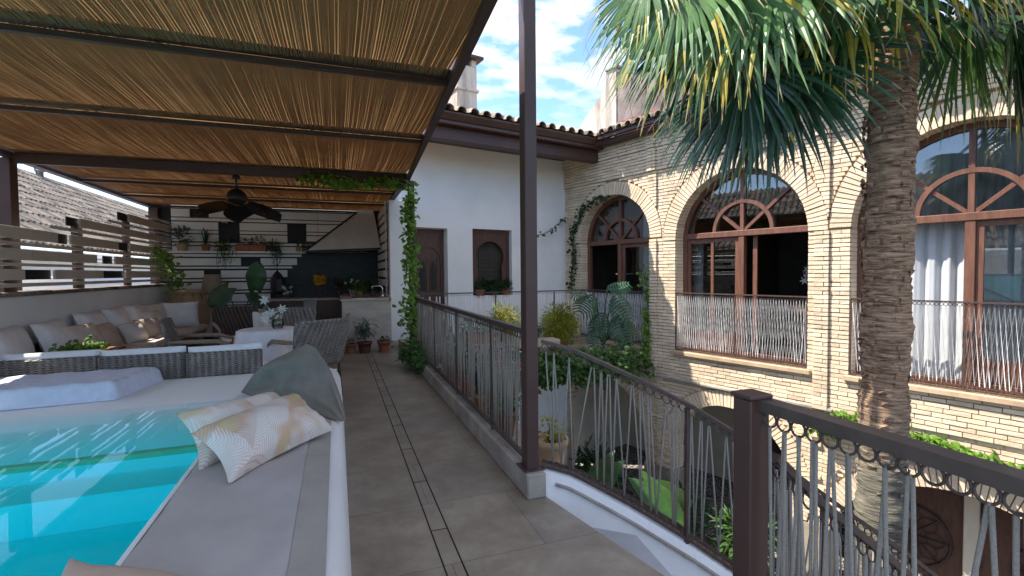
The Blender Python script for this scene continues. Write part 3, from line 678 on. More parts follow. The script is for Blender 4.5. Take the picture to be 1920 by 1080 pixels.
# gallery floor, eaves and roof
ga = MB()
ga.box((.1, -1.0, -.22), (UL+.3, -.001, -.10)); ga.build('gallery_slab', M['plantermat'], wh)
E2 = -1.28
so = MB(); so.bev((-.6, E2, 3.93), (UL+.35, .25, 4.0), .01)
so.build('soffit', M['brown'], wh)
fb = MB(); fb.bev((-.6, E2+.16, 3.70), (UL+.12, E2+.36, 3.929), .01); fb.build('fascia_beam', M['brown'], wh)
gt = MB()
gt.add([(-.6, E2-.10, 4.09), (UL+.42, E2-.10, 4.09), (UL+.42, E2-.02, 4.0), (-.6, E2-.02, 4.0), (-.6, E2+.02, 4.0), (UL+.42, E2+.02, 4.0), (UL+.42, E2+.02, 4.12), (-.6, E2+.02, 4.12), (-.6, E2-.10, 4.12), (UL+.42, E2-.10, 4.12)],
       [(0, 3, 2, 1), (3, 4, 5, 2), (4, 7, 6, 5), (0, 1, 9, 8), (8, 9, 6, 7)]); gt.build('gutter', M['brown'], wh)
tile_roof(-.8, UL+.55, E2-.12, 3.0, 4.13, .30, .24).build('tiled_roof', M['tile'], wh)
# chimney on the white house
def chimney(label, x, y, z0, w, h, capmat, m='oldplaster'):
    t = thing('chimney', label, 'chimney', (x, y, z0), WA, local=True)
    b = MB(); b.bev((-w/2, -w/2, 0), (w/2, w/2, h), .02); b.bev((-w/2-.03, -w/2-.03, h*.55), (w/2+.03, w/2+.03, h*.60), .01)
    for q in ((-1, -1), (1, -1), (1, 1), (-1, 1)): b.box((q[0]*(w/2-.06)-.05, q[1]*(w/2-.06)-.05, h), (q[0]*(w/2-.06)+.05, q[1]*(w/2-.06)+.05, h+.12))
    b.build('stack', M[m], t)
    c = MB(); c.bev((-w/2-.1, -w/2-.1, h+.12), (w/2+.1, w/2+.1, h+.18), .01); c.build('cap', M[capmat], t)
chimney('square plastered chimney with a flat brown slab cap on the white house roof', 2.35, 9.15, 4.2, .42, 1.08, 'brown')
chimney('pale chimney glimpsed through the palm fronds above the brick house roof', 8.3, 8.5, 5.0, .4, 1.15, 'terracotta')
# stepped gable wall above the roofs
gb = thing('gable_wall', 'weathered stained gable wall rising over the tiled roofs between post and palm', 'wall', (6.3, 11.7, 4.3), FA, local=True)
gm = MB()
P = [(-1.3, -.6), (0, .85), (.95, 1.62), (1.02, 1.75), (1.02, 2.05), (1.35, 2.05), (1.35, -.6)]
n = len(P); gm.add([(x, -.15, z) for x, z in P]+[(x, .15, z) for x, z in P], [tuple(range(n))[::-1] if 0 else tuple(range(n)), tuple(range(2*n-1, n-1, -1))]+[((i+1) % n, i, n+i, n+(i+1) % n) for i in range(n)], 0, .5)
gm.build('gable_face', M['oldplaster'], gb)
gm = MB(); gm.bev((1.02, -.2, 2.05), (1.42, .25, 2.12), .015); gm.build('coping', M['kerb'], gb)
gm = MB(); P = [(1.352, -.6), (1.352, 1.95), (1.9, 1.75), (4.2, 1.0), (4.2, -.6)]
n = 5; gm.add([(x, -.12, z) for x, z in P]+[(x, .18, z) for x, z in P], [tuple(range(n)), tuple(range(2*n-1, n-1, -1))]+[((i+1) % n, i, n+i, n+(i+1) % n) for i in range(n)], 0, .5)
gm.build('side_wall', M['darkplaster'], gb)
gm = MB(); gm.box((1.36, -.14, .32), (4.2, -.121, .66)); gm.box((1.36, -.155, .66), (4.2, -.121, .72)); gm.build('painted_band', M['redmat'], gb)
# the terrace's own storey wall to the right of the kitchen and neighbouring roof at left

# ================================================================== RAILINGS, STAIRS, POSTS
def rail3d(name, label, top, drop, ropem, pitch=.047, ringr=.02, rw=.005, zbot=None, posts=(), bar=(.045, .03), seed=1, group=None, ampl=.02):
    """railing along a 3D polyline (the top bar); drop = height; ropes laced from ring to bottom bar"""
    q = random.Random(seed)
    base = Vector(top[0])-Vector((0, 0, drop))
    t = thing(name, label, 'railing', tuple(base), group=group)
    fb_ = MB(); L = poly_len(top)
    for i in range(len(top)-1): fb_.bar(top[i], top[i+1], bar[0], bar[1])
    dn = lambda p, z=drop: (p[0], p[1], p[2]-z)
    fb_.build('top_bar', M['ironbrown'], t)
    lb_ = MB()
    for i in range(len(top)-1): lb_.bar(dn(top[i]), dn(top[i+1]), .03, .014)
    lb_.build('bottom_bar', M['ironbrown'], t)
    for u in posts:
        p = poly_at(top, u); mb = MB(); mb.bar((p.x, p.y, p.z-drop-.03), (p.x, p.y, p.z-.02), .022); mb.build('baluster', M['ironbrown'], t)
    n = max(4, int(L/pitch)); rg = MB(); rg2 = MB()
    for i in range(n):
        u = (i+.5)/n; p = poly_at(top, u); d = (poly_at(top, min(1, u+.01))-poly_at(top, max(0, u-.01))).normalized(); dh = Vector((d.x, d.y, 0)).normalized()
        for zz in (-bar[1]/2-ringr-.002,):
            rg.tube([p+dh*ringr*cos(w)+Vector((0, 0, zz+ringr*sin(w)+d.z*ringr*cos(w))) for w in [2*pi*j/14 for j in range(14)]], .0032, 5, closed=True)
        rg2.tube([p+dh*.014*cos(w)+Vector((0, 0, -drop+.02+.014*sin(w)+d.z*.014*cos(w))) for w in [2*pi*j/8 for j in range(8)]], .003, 4, closed=True)
    rg.build('ring_band', M['ironbrown'], t); rg2.build('ring_band', M['ironbrown'], t)
    rp = MB(); zt = bar[1]/2+2*ringr+.002; pts = []
    for i in range(n):
        u = (i+.5)/n
        if q.random() < .16: continue
        for k, (off, bot) in enumerate(((-.05, 0), (.07, 0), (.55+q.uniform(-.35, .75), 1))):
            uu = min(max(u+off/n, .2/n), 1-.2/n); p = poly_at(top, uu)
            pts.append(Vector((p.x+q.uniform(-.006, .006), p.y+q.uniform(-.006, .006), p.z-(drop-.035 if bot else zt))))
    for a in range(len(pts)-1): 
        rp.tube([pts[a], pts[a].lerp(pts[a+1], .5)+Vector((q.uniform(-.002, .002), q.uniform(-.002, .002), 0)), pts[a+1]], rw, 6, smooth=True)
    rp.build('rope_lacing', ropem, t)
    return t
rail3d('rope_railing', 'rope railing on the kerb between the vine-covered post and the tall brown post', [(1.095, 2.77, .985), (1.095, 7.14, .985)], .80, M['rope'], posts=(.16, .42, .68, .9), rw=.0036, seed=3)
rail3d('rope_railing', 'closest rope railing, running from the short brown post to the right edge', [(1.085, .985, .985), (1.085, -1.6, .985)], .86, M['rope'], pitch=.0415, ringr=.0195, rw=.0046, seed=4, bar=(.05, .03), posts=(.55, .99))
ST = [(1.16, 2.68, .93), (1.33, 2.6, .88), (1.6, 2.38, .74), (1.85, 2.15, .59), (2.1, 1.98, .41), (2.35, 1.85, .21), (2.6, 1.75, .01), (2.9, 1.68, -.21), (3.3, 1.62, -.52), (3.8, 1.6, -.9)]
rail3d('stair_railing', 'outer rope railing of the stairs, curving down to the right from the tall brown post', ST, .76, M['rope'], pitch=.05, ringr=.021, posts=(.26, .5, .74, .99), seed=5, bar=(.035, .02))
ST2 = [(1.14, 1.0, .83), (1.33, 1.0, .66), (1.65, 1.0, .415), (2.1, 1.0, .06), (2.6, 1.0, -.33), (3.2, 1.0, -.8)]
rail3d('stair_railing', 'inner rope railing of the stairs, dropping away behind the short brown post', ST2, .76, M['rope'], pitch=.05, ringr=.021, posts=(.3, .65, .99), seed=6, bar=(.035, .02))
rail3d('gallery_railing', 'thin iron railing with pale strings in front of the carved door of the white house', [(1.28, 8.95, .96), (3.2, 9.03, .96), (5.22, 9.12, .96)], 1.0, M['ropewhite'], pitch=.062, ringr=.022, rw=.0045, posts=(.02, .13, .42, .75, .99), seed=7, bar=(.03, .02))
def post(label, x0, y0, x1, y1, z0, z1, cap=False):
    b = MB(); b.bev((x0, y0, z0), (x1, y1, z1), .004)
    b.bev((x0-.03, y0-.03, z0), (x1+.03, y1+.03, z0+.008), .002)
    if cap: b.bev((x0-.006, y0-.006, z1), (x1+.006, y1+.006, z1+.012), .003)
    return tag(b.build('steel_post', M['brown'], loc=((x0+x1)/2, (y0+y1)/2, z0)), label, 'post')
post('tall brown steel post standing on the kerb end, mid picture', 1.058, 2.665, 1.135, 2.755, .15, 4.6)
post('short brown steel post at which the closest rope railing starts', 1.037, .982, 1.105, 1.046, -.15, 1.0, True)
# the stairs
stt = thing('stone_stairs', 'pale stone stairs going down between the two curved rope railings', 'stairs', (1.3, 1.6, -.2))
def treadpoly(xa, xb): 
    ys = lambda x: 2.62 if x < 1.25 else (2.62-(x-1.25)*.93 if x < 1.7 else 2.2-(x-1.7)*.55)
    return [(xa, .93), (xb, .93), (xb, ys(xb)), (xa, ys(xa))]
x = 1.56
t0 = MB(); slab([(1.2, .95), (1.56, .95), (1.545, 1.9), (1.6, 2.33), (1.38, 2.52), (1.17, 2.655)], -.215, -.18, t0); t0.build('tread', M['marble'], stt)
for k in range(9):
    mb = MB(); xa = x-.02+k*.27; zt = -.18-.19*(k+1); slab(treadpoly(xa, xa+.30), zt-.035, zt, mb); mb.build('tread', M['marble'], stt)
    mb = MB(); pp = treadpoly(xa+.012, xa+.03); slab(pp, zt, zt+.152, mb); mb.build('riser', M['plaster'], stt)
ub = MB()
for k in range(9):
    xa = 1.2+k*.27; slab(treadpoly(xa+.02, xa+.27), -.9-.19*k, -.24-.19*(k+1) if k else -.40, ub)
ub.build('underside', M['plaster'], stt)
# stringer wall: white, with a slim shadow moulding and a soil-filled top
sw = thing('stair_wall', 'low white curved wall beside the stairs with a dark planted top', 'wall', (1.2, 2.7, -.4))
wv = MB(); mo = MB(); so_ = MB()
def offs(pts, d):
    out = []
    for i, p in enumerate(pts):
        a = Vector(pts[max(0, i-1)]); b = Vector(pts[min(len(pts)-1, i+1)]); t = (b-a); t.z = 0; t.normalize(); nrm = Vector((-t.y, t.x, 0)); out.append(Vector(p)+nrm*d)
    return out
SW = [(p[0], p[1], p[2]-.79) for p in ST]; SW = [tuple(poly_at(SW, i/40)) for i in range(41)]
inn = offs(SW, -.03); out_ = offs(SW, .16)
for i in range(40):
    a, b, c, d = inn[i], inn[i+1], out_[i+1], out_[i]
    zl = -2.2
    wv.add([(a.x, a.y, zl), (b.x, b.y, zl), (c.x, c.y, zl), (d.x, d.y, zl), a, b, c, d], [(4, 5, 6, 7), (0, 1, 5, 4), (2, 3, 7, 6)], 0, .5, True)
wv.build('rendered_wall', M['plaster'], sw)
m2 = offs([(p[0], p[1], p[2]-.055) for p in SW], -.034)
mo.tube(m2[1:], .011, 6); mo.build('moulding', M['kerb'], sw)
for i in range(160):
    u = R.random(); p = poly_at([tuple(v) for v in offs(SW, .05+R.random()*.1)], u); s_ = .006+R.random()*.012
    so_.lathe([(0.001, s_), (s_*.8, s_*.6), (s_, 0), (s_*.7, -s_*.4)], (p.x, p.y, p.z), 5, cap=False)
for i in range(40): pass
a_ = offs(SW, .02); b_ = offs(SW, .15)
for i in range(40): so_.add([a_[i]+Vector((0, 0, .006)), a_[i+1]+Vector((0, 0, .006)), b_[i+1]+Vector((0, 0, .006)), b_[i]+Vector((0, 0, .006))], [(0, 1, 2, 3)], 0)
so_.build('soil_top', M['soil'], sw)

# ================================================================== PERGOLA
RZ = 2.75
pg = thing('pergola', 'brown steel pergola roofed with reed matting over the terrace', 'pergola', (-1.2, 4, 0))
def rb(x0, x1, mb=None): pass
def rx(y): return .745+(y-1.5)*(1.04-.745)/(7.04-1.5) if y < 7.1 else 1.04
b = MB(); b.bar((rx(.75)-.025, .75, RZ+.02), (rx(7.1)-.025, 7.3, RZ+.02), .055, .10); b.build('side_beam', M['brown'], pg)
b = MB(); b.bar((-3.52, .75, RZ+.03), (-3.52, 11.7, RZ+.03), .10, .12); b.build('side_beam', M['brown'], pg)
b = MB(); b.bar((1.0, 7.31, RZ+.03), (1.0, 11.7, RZ+.03), .08, .12); b.build('side_beam', M['brown'], pg)
BY = [.85, 2.1, 3.55, 5.2, 7.22, 8.75, 10.2, 11.55]
for y in BY:
    b = MB()
    if y == 7.22: b.bar((-3.47, y, RZ-.03), (rx(y)-.0, y, RZ-.02), .06, .12)
    else: b.bar((-3.465, y, RZ-.005), (rx(min(y, 7.1))-.054, y, RZ+.002), .04, .036)
    b.box((-3.46, y-.16, RZ+.036), (rx(min(y, 7.1))-.056, y+.02, RZ+.041))
    b.build('cross_beam', M['brown'], pg)
# posts
for (x, y, w) in ((1.05, 7.22, .09), (-3.56, 7.22, .15), (-3.42, 11.55, .16), (-3.56, 1.5, .12)):
    b = MB(); b.bev((x-w/2, y-w/2, 0 if x > 0 else GZ), (x+w/2, y+w/2, RZ-.04), .004); b.build('post', M['brown'], pg)
b = MB(); b.bar((.80, 2.72, RZ+.33), (1.06, 2.72, RZ+.33), .04, .04); b.bar((.79, 2.72, RZ+.06), (.79, 2.72, RZ+.35), .04, .04); b.build('bracket', M['brown'], pg)
# reed mats: thin individual canes wired together, a sheet per bay, sagging, with ragged ends
rq = random.Random(9)
for bi in range(len(BY)-1):
    ya, yb = BY[bi]+.0, BY[bi+1]-.0
    mb = MB(); x = -3.44; ph = rq.uniform(0, 6)
    prev = None; row = []
    while x < rx(min((ya+yb)/2, 7.1))-.055:
        w = rq.uniform(.005, .009)
        sag = .014+.014*sin(x*1.7+ph)+.01*sin(x*4.1+ph*2)
        e0 = .015+.075*max(0, sin(x*2.3+ph))**2*max(0, sin(x*5.1+ph*3))+.02*max(0, sin(x*2.9+ph))+rq.uniform(-.015, .02)+(.03 if rq.random() < .03 else 0); e1 = rq.uniform(0, .035)+.05*max(0, sin(x*1.9+ph*1.7))**4
        y0 = ya+.0+e1; y1 = yb-.03-e0*1.0
        zc = RZ+.033; rr = w*.55; dxx = rq.uniform(-.006, .006)
        V = []
        for k in range(5):
            u = k/4; yy = y0+(y1-y0)*u; zz = zc-sag*sin(pi*u)*1.3+rq.uniform(-.0015, .0015); xx = x+dxx*u
            V += [(xx-rr, yy, zz), (xx, yy, zz-rr*.45), (xx+rr, yy, zz)]
        mb.add(V, [f for k in range(4) for f in ((3*k, 3*k+1, 3*k+4, 3*k+3), (3*k+1, 3*k+2, 3*k+5, 3*k+4))], 0, rq.random())
        x += w*.93
    mb.grid(lambda u, v: (-3.45+u*(rx(min((ya+yb)/2, 7.1))+3.41), ya-.02+(yb-ya+.039)*v, RZ+.047-.02*sin(pi*v)*(1+.6*sin(u*9+ph))), 24, 6, 1, .5)  # unbroken sheet above the canes, added to block sun leaking through the gaps
    mb.build('reed_mat', [M['reed'], M['reed_back']], pg)

# ================================================================== LEFT FENCE WALL AND BACK WALL
S = 1.115; FX = -2.83*S
def fz(z): return EYE+(z-EYE)*S
lw = thing('terrace_wall', 'low white terrace wall along the left, under the slatted screen', 'wall', (FX-.15, 6, 0))
b = MB(); b.bev((FX-.22, -2.5, 0), (FX, 11.6, fz(1.165)), .01); b.build('rendered_wall', M['plaster'], lw)
b = MB(); y = -2.5
while y < 11.55:
    L = .30; b.bev((FX-.27, y, fz(1.166)), (FX+.045, y+L-.006, fz(1.205)+rv(.004)), .008); 
    V = []
    y += L
b.build('coping_tiles', M['tileold'], lw)
sf = thing('slat_screen', 'stepped taupe slatted screen with dark square inserts on top of the left wall', 'fence', (FX, 6, fz(1.2)))
RW = [(1.25, 1.288, 3.7, 9), (1.317, 1.42, 3.7, 9), (1.45, 1.48, 3.7, 9), (1.508, 1.615, 3.7, 9), (1.645, 1.68, 3.7, 9), (1.71, 1.822, 3.7, 9), (1.858, 1.895, 6.45, 9), (1.925, 2.03, 7.1, 9), (2.066, 2.1, 7.85, 9), (2.135, 2.25, 8.53, 9), (2.285, 2.32, 9.2, 9)]
HOL = {1: [(5.99, 6.51), (7.65, 8.36)], 3: [(7.49, 8.02)], 5: [(6.6, 6.87), (8.14, 8.53), (9.5, 9.85)], 7: [(6.87, 7.1)], 9: [(8.25, 8.53)]}
Yend = 11.6/S
for k, (z0, z1, ys, _) in enumerate(RW):
    segs = []; cur = max(ys, -2)
    for (a, b_) in HOL.get(k, []):
        if a > cur: segs.append((cur, a))
        cur = b_
    if k in (7, 9): segs = []; cur = ys
    segs.append((cur, Yend))
    mb = MB()
    for a, b_ in segs:
        c = a
        while c < b_-.02:
            e = min(b_, c+2.4); mb.bev((FX-.03, c*S, fz(z0)), (FX-.005, e*S-.004, fz(z1)), .003); c = e
    mb.build('slat', M['slat'], sf)
for k, hs in HOL.items():
    for (a, b_) in hs:
        if k == 3: a = 7.75
        mb = MB(); z0, z1 = RW[k][:2]; mb.box((FX-.06, a*S+.003, fz(z0)+.002), (FX-.045, b_*S-.003, fz(z1)-.002)); mb.build('dark_insert', M['black'], sf)
for yc, zt in ((3.9, 1.83), (5.86, 1.83), (7.17, 2.03), (8.6, 2.25), (9.83, 2.32)):
    mb = MB(); mb.box((FX-.10, yc*S-.11, fz(1.206)), (FX-.062, yc*S+.11, fz(zt))); mb.build('upright', M['brown'], sf)

BYW = 11.6
bw = thing('striped_wall', 'black wall faced with cream horizontal boards behind the outdoor kitchen', 'wall', (-1.2, BYW, 0))
b = MB(); b.box((FX-.3, BYW, 0), (1.0, BYW+.2, 2.86)); b.build('backing', M['black'], bw)
rowsY = [(40, 68), (77, 158), (168, 198), (209, 290), (299, 328), (339, 413), (427, 452), (464, 523), (547, 575), (590, 668), (682, 703), (722, 800), (814, 836), (852, 928), (944, 963), (979, 1060), (1072, 1090), (1104, 1400)]
def yz(Y):  # board row (enlarged crop) -> height on the wall
    return fz(2.632-(Y-40)*(2.632-.988)/(975-40))
def xX(X): return S*(-2.876+(X-90)*(-.349+2.876)/(1680-90))
holes = {1: [(310, 500), (1110, 1250)], 3: [(595, 815), (1335, 1550)], 4: [(595, 815), (1335, 1550)], 5: [(595, 815), (1335, 1550)], 9: [(820, 1030)], 11: [(433, 607)]}
rend = {8: 1490, 9: 1437, 10: 1380, 11: 1325, 12: 1270, 13: 1215, 14: 1160, 15: 1130, 16: 1130, 17: 1130}
for k, (a, b_) in enumerate(rowsY):
    z1, z0 = yz(a), max(yz(b_), .02); cur = 70; segs = []
    X1 = rend.get(k, 2290)
    for (p, q) in holes.get(k, []): segs.append((cur, p)); cur = q
    segs.append((cur, X1)); mb = MB()
    for (p, q) in segs:
        c = xX(p) if p > 70 else FX+.01; e = min(xX(q), .985)
        while c < e-.01:
            f_ = min(e, c+1.9 if c < -.5 else c+9)
            if c < -.38 < f_: f_ = -.38
            mb.bev((c+.002, BYW-.03, z0), (f_-.002, BYW-.001, z1), .003); c = f_
    mb.build('board', M['slatwhite'], bw)
sh = MB(); sh.bev((FX+.01, BYW-.30, 1.80), (-.60, BYW-.031, 1.838), .004); sh.build('shelf', M['slatwhite'], bw)
# black ceramic splashback, thin bricks, stepped left edge
tb = MB(); z = .80; k = 0
while z < 2.05:
    xl = -1.26
    for kk, X1 in rend.items():
        if kk <= 14 and yz(rowsY[kk][1]) < z+.02 < yz(rowsY[kk][0])+.03: xl = xX(X1)+.01
    if z > yz(547): xl = -.72
    x = xl; 
    if k % 2: x -= .0; tb.box((x, BYW-.037, z), (x+.1, BYW-.03, z+.034)); x += .106
    while x < .98:
        e = min(.985, x+.21); tb.box((x, BYW-.036+rv(.002), z), (e-.006, BYW-.03, z+.034)); x = e
    z += .04; k += 1
tb.build('black_tiles', M['darktile'], bw)
# side wall / column to the right of the kitchen
cw = thing('kitchen_side_wall', 'white end wall of the outdoor kitchen beside the leafy vine', 'wall', (1.0, 10, 0))
b = MB(); b.bev((.93, 9.2, .0), (1.26, 11.6, 2.72), .008); b.build('rendered_wall', M['plaster'], cw)
b = MB(); b.bev((.915, 9.185, .001), (1.27, 9.199, .09), .003); b.build('skirting', M['counter'], cw)
b = MB(); b.box((.912, 9.45, .95), (.929, 11.56, 2.7)); b.build('dark_lining', M['black'], cw)
for z0, z1 in ((2.55, 2.68), (2.38, 2.5), (2.2, 2.33), (2.0, 2.15), (1.82, 1.95), (1.64, 1.77), (1.46, 1.59), (1.28, 1.41), (1.1, 1.23)):
    b = MB(); c = 9.46
    while c < 11.5:
        e = min(11.55, c+.45+R.random()*.7); b.bev((.895, c, z0), (.911, e-.02, z1), .002); c = e+(.14 if R.random() < .4 else 0)
    b.build('board', M['slatwhite'], cw)

# ---------------------------------------------------------------- outdoor kitchen
hd = thing('cooker_hood', 'large sloping pale plaster hood over the outdoor kitchen', 'hood', (.2, 11, 1.8))
b = MB()
V = [(-.56, 10.62, 1.83), (.885, 10.62, 1.90), (.885, 11.56, 1.9), (-.62, 11.56, 1.83), (.44, 11.1, 2.66), (.80, 11.1, 2.68), (.80, 11.5, 2.68), (.44, 11.5, 2.66)]
b.add(V, [(0, 1, 5, 4), (1, 2, 6, 5), (3, 0, 4, 7), (2, 3, 7, 6), (4, 5, 6, 7)], 0, .5); b.build('canopy', M['hood'], hd)
b = MB(); b.bar((-.57, 10.6, 1.815), (.885, 10.6, 1.885), .02, .03); b.bar((-.57, 10.6, 1.815), (-.63, 11.56, 1.815), .02, .03); b.build('rim', M['black'], hd)
b = MB(); b.bev((.45, 11.11, 2.67), (.79, 11.49, 2.83), .01); b.build('flue', M['plaster'], hd)
b = MB(); b.bar((-.56, 10.61, 1.85), (.42, 11.09, 2.68), .03, .03); b.build('edge_strip', M['black'], hd)
kc = thing('kitchen_counter', 'stone clad outdoor kitchen counter with a dark worktop under the hood', 'counter', (.2, 10, 0))
b = MB(); b.bev((.07, 8.80, 0), (.90, 11.55, .875), .006); b.build('stone_front', M['counter'], kc)
b = MB(); b.bev((.045, 8.77, .876), (.905, 11.55, .905), .004); b.bev((-1.32, 10.9, .80), (.044, 11.55, .84), .004); b.build('worktop', M['counter'], kc)
b = MB(); b.box((-1.3, 11.0, .62), (.069, 11.06, .799)); b.build('apron', M['counter'], kc)
b = MB()
x = -1.28
while x < .06: b.tube([(x, 11.03, .02), (x, 11.03, .60)], .009, 5); x += .024
b.build('reed_curtain', M['wickerdark'], kc)
b = MB(); b.box((.25, 9.0, .906), (.72, 9.5, .912)); b.build('sink', M['steel'], kc)
b = MB(); b.tube([(.785, 9.15, .905), (.785, 9.15, 1.07), (.775, 9.15, 1.10), (.74, 9.15, 1.12), (.62, 9.15, 1.12), (.60, 9.15, 1.11), (.595, 9.15, 1.07)], .012, 8); b.lathe([(.024, 0), (.024, .05), (.015, .06)], (.785, 9.15, .905), 10); b.build('tap', M['steel'], kc)
# ceiling fan
FXx, FYy = -1.27, 7.5
cf = thing('ceiling_fan', 'black ceiling fan with broad blades hanging under the pergola beam', 'fan', (FXx, FYy, 2.2))
b = MB(); b.tube([(FXx, FYy, 2.76), (FXx, FYy, 2.5)], .014, 8); b.lathe([(.05, 0), (.05, .03), (.02, .06)], (FXx, FYy, 2.66), 14); b.build('rod', M['fan'], cf)
b = MB(); b.lathe([(.02, .20), (.07, .18), (.115, .13), (.13, .07), (.12, .02), (.07, -.02), (.01, -.03)], (FXx, FYy, 2.33), 20); b.build('motor', M['fan'], cf)
for k in range(5):
    a = 2*pi*k/5+.35; mb = MB(); ca, sa = cos(a), sin(a)
    def bl(u, v):
        r_ = .12+.44*u; w = .21*(sin(pi*min(1, u*.80+.16))**.7); off = (v-.5)*w*2
        zz = 2.30-.10*u-.05*u*u-(v-.5)*.09
        return (FXx+ca*r_-sa*off, FYy+sa*r_+ca*off, zz)
    mb.grid(bl, 10, 4); mb.grid(lambda u, v: tuple(Vector(bl(u, v))+Vector((0, 0, .008))), 10, 4, flip=True); mb.build('blade', M['fan'], cf)

# ================================================================== POOL
PZ = .45
pl_ = thing('pool_surround', 'raised white rendered surround of the plunge pool', 'pool', (-.3, 2, 0))
b = MB()
# long outer side with a rounded top edge
prof = [(.035, 0), (.03, .12), (.02, .30), (.012, .39), (-.004, .43), (-.03, .448), (-.06, .45), (-.62, .45)]
V = []; ys = [-3]+[-2.6+i*.6 for i in range(12)]+[4.70, 4.82, 4.88, 4.9]
for y in ys:
    e = max(0, (y-4.75))/.15*.04
    for (x, z) in prof: V.append((min(x, x-e if x > -.5 else x), y, z))
n = len(prof); b.add(V, [(i*n+j, i*n+j+1, (i+1)*n+j+1, (i+1)*n+j) for i in range(len(ys)-1) for j in range(n-1)], 0, .5, True)
b.box((-3.1, 4.86, 0), (-.02, 4.895, .44))
b.build('outer_wall', M['plaster'], pl_)
b = MB()   # far beach sloping gently into the water, meeting the ledge tile
def beach(u, v):
    x = -3.1+u*2.48; y = 4.89-v*1.45
    z = .45 if y > 4.3 else .45-.15*((4.3-y)/.86)**2.0
    return (x, y, z)
b.grid(beach, 6, 26); b.build('sloping_shelf', M['basin'], pl_)
b = MB(); b.bev((-3.1, 3.385, .25), (-.665, 3.445, .302), .005); b.build('ledge_tile', M['pooledge'], pl_)
b = MB()
b.box((-3.1, 3.10, .18), (-.66, 3.384, .20)); b.box((-3.1, 3.384, .02), (-.665, 3.3845, .27)); b.box((-3.1, 3.094, .02), (-.66, 3.099, .20)); b.box((-3.1, -3, .004), (-.66, 3.38, .018)); b.bev((-.672, -3, .003), (-.61, 3.9, .4515), .008); b.box((-3.12, -3, .003), (-3.10, 4.9, .45)); b.box((-3.1, -3.02, .003), (-.62, -3, .45)); b.build('basin', M['basin'], pl_)
wt = MB(); wt.box((-3.099, -2.999, .0185), (-.6725, 4.2, .432)); struct(wt.build('pool_water', M['water']))

# ---------------------------------------------------------------- soft goods
def quadpillow(name, label, mat_, c, th=.09, loc=None, puff=.55, crease=0, ear=.02, cat='cushion', group=None, nseg=18, wob=.004, parent=None, pinch=1.0):
    """cushion spanned by four corners c0..c3 (world), with pointed ears and a soft swollen middle"""
    c = [Vector(p) for p in c]; q = random.Random(int(abs(c[0].x*1000+c[1].y*777))+3)
    ph = [q.uniform(0, 6) for _ in range(6)]
    nrm = ((c[2]-c[0]).cross(c[3]-c[1])).normalized()
    if nrm.z < 0: nrm = -nrm
    def side(sg):
        def f(u, v):
            uu = u; vv = v
            # edges draw in between the corners
            du = (4*v*(1-v))*ear*pinch; dv = (4*u*(1-u))*ear*pinch
            uu = u*(1-2*du)+du; vv = v*(1-2*dv)+dv
            p = c[0].lerp(c[1], uu).lerp(c[3].lerp(c[2], uu), vv)
            h = max(0, (4*u*(1-u))*(4*v*(1-v)))**(puff*.75)
            h2 = h*(1+.10*sin(u*7+ph[0])*sin(v*6+ph[1]))+.06*sin(u*15+ph[2]+v*4)*h*(1-h)+.05*sin(v*17+ph[3]-u*5)*h*(1-h)+.05*(sin(u*46+v*13+ph[4])+sin(v*38-u*17+ph[5]))*(1-h)*h**.5
            return tuple(p+nrm*(sg*th*h2*(.5 if sg < 0 else 1)))
        return f
    mb = MB(); mb.grid(side(1), nseg, nseg, 0, .5); mb.grid(side(-1), nseg, nseg, 0, .5, flip=True)
    o = mb.build(name, mat_, parent, loc=None if parent else tuple((c[0]+c[1]+c[2]+c[3])/4))
    uvl = o.data.uv_layers.new(name='uv'); wx = (c[1]-c[0]).length; wy = (c[3]-c[0]).length; m1_ = (nseg+1)**2; ou = q.random()*3
    for lp_ in o.data.loops:
        i_ = lp_.vertex_index % m1_; uvl.data[lp_.index].uv = ((i_ % (nseg+1))/nseg*wx+ou, (i_//(nseg+1))/nseg*wy)
    if label: tag(o, label, cat, group)
    return o
m_ = thing('sun_mat', 'long grey linen sun mat lying on the pool surround in the foreground', 'mat', (-.35, 1.2, PZ))
mb = MB()
def mt(u, v):
    x = -.642+u*.487; y = -1.5+v*4.62; e = min(u, 1-u)*.5; z = PZ+.004+.022*min(1, (min(u*.50, (1-u)*.5+.03)/.02)**.5 if min(u*.5, 1) > 0 else 0)
    z += .003*sin(x*22+y*9)+.0035*sin(y*13-x*26+sin(y*5))+.002*sin(y*41+x*33)+.004*max(0, sin(y*4.2+x*7))**6; return (x, y, z)
mb.grid(mt, 30, 60, 0, .5); mb.add([(-.642, -1.5, PZ), (-.642, 3.12, PZ), (-.642, 3.12, PZ+.01), (-.642, -1.5, PZ+.01)], [(0, 1, 2, 3)])
mb.build('cloth', M['mat'], m_)
mb = MB(); mb.grid(lambda u, v: (-.154+u*.105, -1.5+v*4.62, PZ+.027-.02*u*u+.001*sin(v*300)), 6, 60, 0, .5); mb.build('border_band', M['matedge'], m_)
